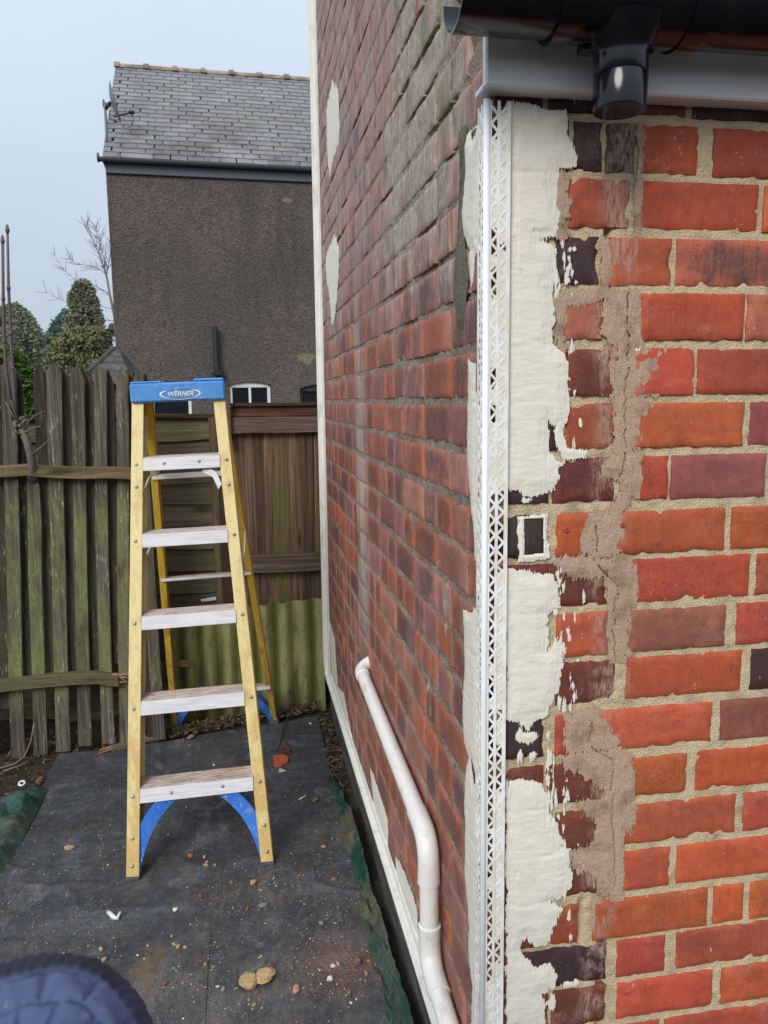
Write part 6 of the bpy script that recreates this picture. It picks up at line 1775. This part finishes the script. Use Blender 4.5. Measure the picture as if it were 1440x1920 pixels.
stone(625, 1812, 12, 'white', 17, 'white chip, left one of the pair near the orange dust')
stone(634, 1806, 10, 'pink', 18, 'pinkish white chip, right one of the pair near the orange dust')
stone(619, 1838, 14, 'white', 19, 'rough white and grey lump below the pair of white chips', asp=0.9, flat=0.8)
stone(655, 1866, 13, 'brown', 20, 'brown pebble near the lower right edge of the mat', flat=0.8)
stone(658, 1882, 7, 'white', 21, 'tiny white pebble below the brown pebble at the mat edge')
stone(627, 1651, 16, 'brown', 22, 'brown stone right of the right ladder foot near the mat edge', asp=0.6)
stone(562, 1644, 8, 'red', 23, 'tiny red chip right of the right ladder foot')
stone(602, 1733, 11, 'grey', 24, 'grey pebble on the right half of the mat below the ladder')
stone(607, 1590, 11, 'tan', 25, 'tan pebble on the right of the mat level with the ladder feet')
stone(592, 1503, 17, 'brown', 26, 'brown flake on the mat right of the lowest ladder tread', asp=0.6)
stone(190, 1783, 13, 'tan', 27, 'tan chip left of the rusty patch, nearer the ladder', asp=0.6)
stone(196, 1803, 12, 'sand', 28, 'yellowish chip left of the rusty patch, nearer the jacket', asp=0.7)
stone(310, 1848, 13, 'rust', 29, 'red brown pebble on the near left of the mat')
stone(418, 1857, 13, 'grey', 30, 'grey pebble left of the split sandstone lump')
stone(408, 1851, 8, 'white', 31, 'white crumb touching the grey pebble left of the split sandstone')
stone(358, 1386, 17, 'grey', 32, 'grey stone at the far edge of the mat under the ladder', asp=0.7)
stone(473, 1409, 12, 'white', 33, 'white pebble behind the lowest tread by the right front rail', flat=0.3)
stone(401, 1435, 9, 'white', 34, 'small white pebble seen just above the lowest tread', flat=0.3)
stone(582, 1358, 8, 'white', 35, 'white pebble near the far right corner of the mat', flat=0.4)
stone(566, 1331, 34, 'red', 36, 'half buried red brick lump at the foot of the corrugated sheet', name='brick_lump', asp=0.6, flat=0.45, yaw=0.1)
stone(545, 1328, 15, 'grey', 37, 'pale stone left of the half buried brick lump', flat=1.2)
stone(76, 1463, 22, 'rust', 38, 'dead rust coloured clump beside the white eyelet of the tarpaulin', name='clod', flat=0.8)
g = random.Random(90)
for (cx, cy_, n, k, s) in ((392, 1618, 5, 'tan', 11), (334, 1768, 5, 'sand', 10), (326, 1814, 3, 'grey', 8), (384, 1814, 2, 'tan', 8), (350, 1390, 4, 'rust', 8), (500, 1808, 4, 'tan', 8), (480, 1885, 7, 'tan', 8)):
    for j in range(n): stone(cx + g.uniform(-14, 14), cy_ + g.uniform(-12, 10), s * g.uniform(0.6, 1.2), k, g.randrange(9999), 'small crumb in a loose cluster of stone chips on the black mat', 'clustered stone crumbs')
for j in range(60):
    x, y = g.uniform(20, 720), g.uniform(1500, 1915)
    p = onZ(x, y, 0)
    if p[0] > 0.29 or (x < 280 and y > 1770 + 0.4 * x): continue
    stone(x, y, g.uniform(2.5, 6), g.choice(['tan', 'tan', 'white', 'grey', 'brown', 'red', 'sand']), g.randrange(9999), 'tiny stone crumb scattered singly on the black mat', 'scattered stone crumbs')
def shard(outline, z, th, kind, lab, name='shard', cat='shard', mat=None):
    P = [onZ(x, y, z) for x, y in outline]
    zz = gz(P[0][0], P[0][1])
    n = len(P); V = [(p[0], p[1], zz + th) for p in P] + [(p[0], p[1], zz - 0.003) for p in P]
    mb = MB(); mb.tint = tuple(PALS[kind]) + (1,); mb.add(V, [list(range(n))[::-1], list(range(n, 2 * n))] + [[i, (i + 1) % n, n + (i + 1) % n, n + i] for i in range(n)])
    label(mb.build(name, mat or STONE), lab, cat)
shard([(512, 1420), (514, 1437), (528, 1437), (539, 1432), (541, 1424), (534, 1418), (522, 1418)], 0, 0.009, 'orange', 'flat orange red tile shard right of the ladder rail', 'tile_shard')
shard([(524, 1441), (523, 1449), (540, 1448), (531, 1443)], 0, 0.004, 'white', 'small white triangular shard next to the orange tile shard', 'china_shard')
# peeled white strip and bits of trim
def lying(name, lab, cat, pts, r, mat, z=0.004, group=None, lift=None):
    mb = MB(); P = []
    for i, (x, y) in enumerate(pts):
        p = onZ(x, y, 0); p[2] = gz(p[0], p[1]) + z + (lift[i] if lift else 0); P.append(p)
    mb.tube(P, r, 7); return label(mb.build(name, mat, smooth=True), lab, cat, group)
SCRAP = m_plain('white_scrap', (0.70, 0.69, 0.67), 0.5, (0.35, 0.25, 0.2), 0.5, 90)
lying('plastic_scrap', 'curled white plastic strip on the mat left of the rusty patch', 'scrap', [(203, 1714), (208, 1719), (214, 1724), (220, 1726), (224, 1720), (227, 1718)], [0.006, 0.007, 0.007, 0.006, 0.004, 0.003], SCRAP, 0.005, None, [0.002, 0.003, 0.002, 0, 0.006, 0.01])
lying('plastic_scrap', 'thin white scrap on the mat right of the lowest ladder tread', 'scrap', [(561, 1500), (567, 1497), (574, 1493)], [0.003, 0.0035, 0.004], SCRAP)
STEM = m_plain('dry_stem', (0.26, 0.20, 0.13), 0.85, (0.12, 0.09, 0.06), 0.6, 40)
DSTEM = m_plain('red_root', (0.115, 0.055, 0.040), 0.85, (0.06, 0.03, 0.025), 0.6, 60)
for pts, lab in (([(64, 1356), (58, 1390), (46, 1418), (28, 1432), (0, 1440)], 'long dry stem curving down in front of the left pickets to the soil'),
                 ([(6, 1446), (36, 1436), (66, 1420)], 'short dry stem lying on the soil at the foot of the left pickets')):
    mb = MB(); P = [onY(x, y, 3.40) for x, y in pts[:3]] + [onZ(x, y, 0.012) for x, y in pts[3:]] if pts[0][1] < 1400 else [onZ(x, y, 0.012) for x, y in pts]
    mb.tube(P, 0.0026, 6); label(mb.build('dry_stem', STEM, smooth=True), lab, 'stem')
rt = MB(); g = random.Random(3)
for k in range(11):
    a = onZ(520 + g.uniform(0, 10), 1412 + g.uniform(-4, 4), 0.004); b = onZ(534 + g.uniform(-10, 10), 1398 + g.uniform(-6, 10), 0.016); c = onZ(544 + g.uniform(-6, 4), 1408 + g.uniform(-8, 8), 0.004)
    rt.tube([a, b, c], [0.0015, 0.0028, 0.0015], 5)
label(rt.build('root_clump', DSTEM, smooth=True), 'tangle of dark red roots behind the orange tile shard', 'roots')
CORD = m_plain('green_cord', (0.020, 0.055, 0.045), 0.7)
mb = MB(); mb.tube([onY(549, 1318, 3.70), onZ(543, 1336, 0.02), onZ(536, 1352, 0.012), onZ(528, 1372, 0.012), onZ(525, 1392, 0.01), onZ(518, 1408, 0.008)], 0.0032, 6)
label(mb.build('cord', CORD, smooth=True), 'thin dark green cord running from the corrugated sheet onto the mat', 'cord')
PAPER = m_plain('pale_paper', (0.70, 0.74, 0.78), 0.7, (0.5, 0.5, 0.48), 0.3, 30)
mb = MB()
q = [onY(x, y, 3.835) for x, y in ((376, 1124), (378, 1128), (392, 1127), (410, 1124), (411, 1118), (394, 1121))]
mb.add([p for p in q] + [p + np.array((0, 0.006, 0)) for p in q], [list(range(6)), list(range(11, 5, -1))] + [[i, 6 + i, 6 + (i + 1) % 6, (i + 1) % 6] for i in range(6)])
label(mb.build('paper_scrap', PAPER), 'white scrap caught on the lap boards behind the stepladder', 'scrap')
# broken slat lying along the far edge of the mat
mb = MB(); P0, P1 = onZ(208, 1404, 0.012), onZ(312, 1376, 0.016)
off = (1.3, 2.2, 0.4); d = unit(P1 - P0); sd = unit(np.cross(UPZ, d))
mb.obox((P0 + P1) / 2, ((P1 - P0) / 2, sd * 0.020, UPZ * 0.010), 0.003)
slat = label(mb.build('broken_slat', W_RAIL), 'broken green stained slat lying along the far edge of the mat', 'slat')
mb = MB(); g = random.Random(9)
for k in range(12):
    a = P0 + sd * g.uniform(-0.015, 0.015) + UPZ * g.uniform(-0.004, 0.008) + d * g.uniform(0, 0.08); mb.tube([a, a - d * g.uniform(0.03, 0.085) + UPZ * g.uniform(-0.006, 0.003)], [0.0045, 0.001], 5)
mb.build('splintered_end', RAW, slat)
# splintered wood caught behind the back leg
mb = MB(); g = random.Random(14)
for k in range(16):
    a = onY(318 + g.uniform(-10, 6), 1243 + g.uniform(-5, 5), 3.69); b = onY(352 + g.uniform(-14, 14), 1245 + g.uniform(-7, 6), 3.67)
    mb.tube([a, (a + b) / 2 + np.array((0, 0, g.uniform(-0.004, 0.004))), b], [0.003, 0.0028, 0.0006], 5)
label(mb.build('splintered_stick', RAW), 'splintered brown stick end jutting out before the corrugated sheet', 'stick')
# leaf litter and grit: nobody could count it
def m_litter():
    t = NT('leaf_litter'); c = t.mix(t.attr('tint', 'Alpha'), (0.040, 0.024, 0.015), (0.165, 0.105, 0.062))
    return t.done(t.mix(t.mr(t.noise(60, 3), 0.5, 0.7, 0, 0.5), c, (0.24, 0.18, 0.12)), 0.85, None, 0.2)
g = np.random.RandomState(55)
def chips(n, xf, size, mat, name, lift, zvar, thin=0.35):
    P = xf(n); n = len(P)
    d1 = g.normal(size=(n, 3)); d1[:, 2] *= 0.35; d1 /= np.linalg.norm(d1, axis=1)[:, None]
    d2 = np.cross(d1, np.tile((0, 0, 1.0), (n, 1)) + g.normal(size=(n, 3)) * 0.5); d2 /= np.linalg.norm(d2, axis=1)[:, None]
    s = (size * g.uniform(0.4, 1.3, n) ** 1.5)[:, None]
    up = np.cross(d1, d2)
    P = P + np.array((0, 0, 1)) * (lift + zvar * g.rand(n, 1))
    V = np.stack([P - d1 * s, P + d2 * s * thin + up * s * 0.12, P + d1 * s * 0.9, P - d2 * s * thin + up * s * 0.1], 1).reshape(-1, 3)
    tint = np.ones((n, 4, 4)); tint[:, :, 3] = g.rand(n, 1)
    mb = MB(); mb.add(V, np.arange(4 * n).reshape(-1, 4), tint.reshape(-1, 4))
    return label(mb.build(name, mat), kind='stuff')
def litter_pos(n):
    x = np.concatenate([g.uniform(-0.45, 0.37, int(n * 0.62)), g.uniform(-1.6, -0.45, int(n * 0.26)), g.uniform(0.305, 0.37, n - int(n * 0.62) - int(n * 0.26))])
    y = np.where(x > 0.302, g.uniform(2.9, 3.75, len(x)), far_edge(x) + 0.012 + np.abs(g.normal(size=len(x))) * np.where(x > -0.45, 0.055, 0.16))
    far_left = x < -0.86
    y = np.where(far_left, g.uniform(3.05, 3.75, len(x)), y)
    z = ground_z(x, y) + np.where((x > -0.4) & (x < 0.34), 0.03 * np.exp(-((y - far_edge(x) - 0.05) / 0.05) ** 2), 0)
    return np.stack([x, y, z], -1)
chips(2600, litter_pos, 0.017, m_litter(), 'leaf_litter', 0.0, 0.018, 0.30)
# grit
def grit_pos(n):
    x = g.uniform(-0.80, 0.30, n * 4); y = g.uniform(1.2, 3.3, n * 4)
    w = np.clip(fbm(x * 3.2, y * 2.4, 201, 4) - 0.40, 0, 1) * 3 * np.clip((3.1 - y) / 1.0, 0.1, 1) + 0.9 * np.exp(-((x - 0.02) / 0.10) ** 2 - ((y - 2.33) / 0.12) ** 2) + 0.8 * np.exp(-((x - 0.19) / 0.09) ** 2 - ((y - 1.93) / 0.09) ** 2) + 1.4 * np.exp(-((x + 0.055) / 0.012) ** 2) * (y < 1.86)
    k = g.rand(n * 4) < w
    x, y = x[k][:n], y[k][:n]
    return np.stack([x, y, mat_z(x, y)], -1)
P = grit_pos(5200); n = len(P)
s = (0.0010 * g.uniform(0.6, 2.0, n) ** 1.6)[:, None]
d = g.normal(size=(n, 4, 3)); d /= np.linalg.norm(d, axis=2)[:, :, None]
V = P[:, None, :] + d * s[:, None, :] * 1.3 + np.array((0, 0, 0.0008))
pal = np.array([(0.42, 0.33, 0.21), (0.50, 0.44, 0.34), (0.62, 0.60, 0.56), (0.36, 0.28, 0.19), (0.40, 0.17, 0.10)])
ci = g.choice(5, n, p=[0.42, 0.26, 0.12, 0.14, 0.06])
tint = np.ones((n, 4, 4)); tint[:, :, :3] = pal[ci][:, None, :]
F = (np.arange(n)[:, None] * 4)[:, :, None] + np.array([[0, 1, 2], [0, 2, 3], [0, 3, 1], [1, 3, 2]])[None]
mb = MB(); mb.add(V.reshape(-1, 3), F.reshape(-1, 3), tint.reshape(-1, 4))
label(mb.build('grit', STONE), kind='stuff')

# red wall plugs left in the front wall
PLUG = m_plain('red_plug_plastic', (0.50, 0.045, 0.050), 0.5, (0.7, 0.5, 0.45), 0.4, 200)
for (x, y) in ((1063, 993), (1168, 984), (1176, 1862)):
    p = onY(x, y, YC - 0.002); mb = MB()
    a_ = np.linspace(0, 2 * math.pi, 13)
    mb.tube([p + np.array((0.0030 * math.cos(a), 0, 0.0030 * math.sin(a))) for a in a_], 0.0016, 6, cap=False)
    mb.build('wall_plug', PLUG, front_wall, smooth=True)

# ------------------------------------------------------------------ quilted navy jacket at the lower left
def m_jacket():
    t = NT('navy_quilted_nylon')
    n1 = t.noise(18, 3)
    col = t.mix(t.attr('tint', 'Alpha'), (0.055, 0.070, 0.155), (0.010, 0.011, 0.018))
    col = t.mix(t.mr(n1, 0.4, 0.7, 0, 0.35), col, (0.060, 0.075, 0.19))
    return t.done(col, t.mr(t.attr('tint', 'Alpha'), 0, 1, 0.38, 0.85), t.bump(t.noise(70, 3), 0.002, 0.5), 0.5)
JC = EYE + ray(35, 2062) / np.linalg.norm(ray(35, 2062)) * 0.66
JA = unit(unit(EYE - JC) * 1.0 + np.array((0.0, -0.05, 0.12)))
j1 = unit(np.cross(JA, (0, 0, 1))); j2 = np.cross(JA, j1)
th = np.linspace(0.02, math.pi * 0.98, 110); ph_ = np.linspace(0, 2 * math.pi, 181)
TH, PH = np.meshgrid(th, ph_, indexing='ij')
RJ = 0.0765
seam1 = np.abs(((TH * 3.0 + 0.12 * np.sin(PH * 3)) % 1.0) - 0.5) * 2
seam2 = np.abs(((PH * 13 / (2 * math.pi) + 0.5 * np.floor(TH * 3.0)) % 1.0) - 0.5) * 2
puff = (1 - np.maximum(seam1, seam2) ** 6) * 0.0045 + 0.006 * (fbm(TH * 5 + 2, PH * 2.5, 311, 3) - 0.5)
band = np.clip((TH - 0.98) / 0.03, 0, 1) * np.clip((1.70 - TH) / 0.03, 0, 1)
rib = 0.0010 * np.sin(PH * 58 + TH * 14) + 0.001
rr = RJ * (1 + 0.05 * np.sin(PH * 2 + 1)) + puff * (1 - band) + (rib + 0.004) * band + 0.004 * (fbm(TH * 4, PH * 4, 301, 3) - 0.5)
P = JC + (rr * np.sin(TH))[..., None] * (np.cos(PH)[..., None] * j1 + np.sin(PH)[..., None] * j2) + (rr * np.cos(TH) * 0.82)[..., None] * JA
tt = np.ones(P.shape[:2] + (4,)); tt[..., 3] = np.maximum(band * 0.95, np.clip((np.maximum(seam1, seam2) - 0.93) / 0.07, 0, 1) * 0.6 * (1 - band))
NAVY = m_jacket()
jacket = thing('padded_jacket', 'blurred navy quilted jacket with a dark ribbed band in the bottom left corner', 'jacket', (float(JC[0]), float(JC[1]), 0))
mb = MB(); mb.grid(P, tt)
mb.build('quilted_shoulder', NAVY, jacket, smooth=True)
# the rest hangs below, out of the picture: body with folds, two sleeves, and the post that carries it
hz = np.linspace(0.26, JC[2] - 0.028, 60); ha_ = np.linspace(0, 2 * math.pi, 121)
HZ, AA = np.meshgrid(hz, ha_, indexing='ij')
k = (JC[2] - HZ) / (JC[2] - 0.26)
ch = np.abs(((HZ * 9) % 1.0) - 0.5) * 2
rr = 0.046 + 0.10 * k ** 0.6 + 0.012 * k * np.sin(AA * 7 + 2 * np.sin(HZ * 8)) + 0.006 * (1 - ch ** 6)
tt = np.ones(rr.shape + (4,)); tt[..., 3] = np.clip((ch - 0.93) / 0.07, 0, 1) * 0.6
mb = MB(); mb.grid(np.stack([JC[0] + rr * np.cos(AA) * 1.15, JC[1] + rr * np.sin(AA) * 0.85 - 0.02 * k, HZ], -1)[::-1], tt[::-1])
mb.build('jacket_body', NAVY, jacket, smooth=True)
for sg in (-1, 1):
    pts = [JC + np.array((sg * (0.055 + 0.055 * t), -0.01 - 0.03 * t, -0.05 - 0.55 * t)) for t in np.linspace(0, 1, 40)]
    mb = MB(); mb.tint = (1, 1, 1, 0.1); mb.tube(pts, [0.046 + 0.004 * abs(math.sin(q * 1.1)) for q in range(40)], 18)
    mb.build('sleeve', NAVY, jacket, smooth=True)
mb = MB(); mb.tube([(JC[0], JC[1], -0.02), (JC[0], JC[1], 0.5), (JC[0], JC[1], JC[2] - 0.03)], 0.022, 12)
mb.build('post', W_TOP, jacket, smooth=True)
# the corner bead is never dead straight: let the strip and what sticks to it wander a millimetre
for o in [bead] + list(bead.children):
    n = len(o.data.vertices); co = np.empty(n * 3, np.float32); o.data.vertices.foreach_get('co', co); co = co.reshape(-1, 3)
    zz = co[:, 2]
    co[:, 0] += 0.0011 * np.sin(2.6 * zz + 0.6) + 0.0005 * np.sin(8.5 * zz)
    co[:, 1] -= 0.0006 + 0.0006 * np.sin(3.7 * zz + 2) + 0.0003 * np.sin(11 * zz)
    o.data.vertices.foreach_set('co', co.ravel()); o.data.update()
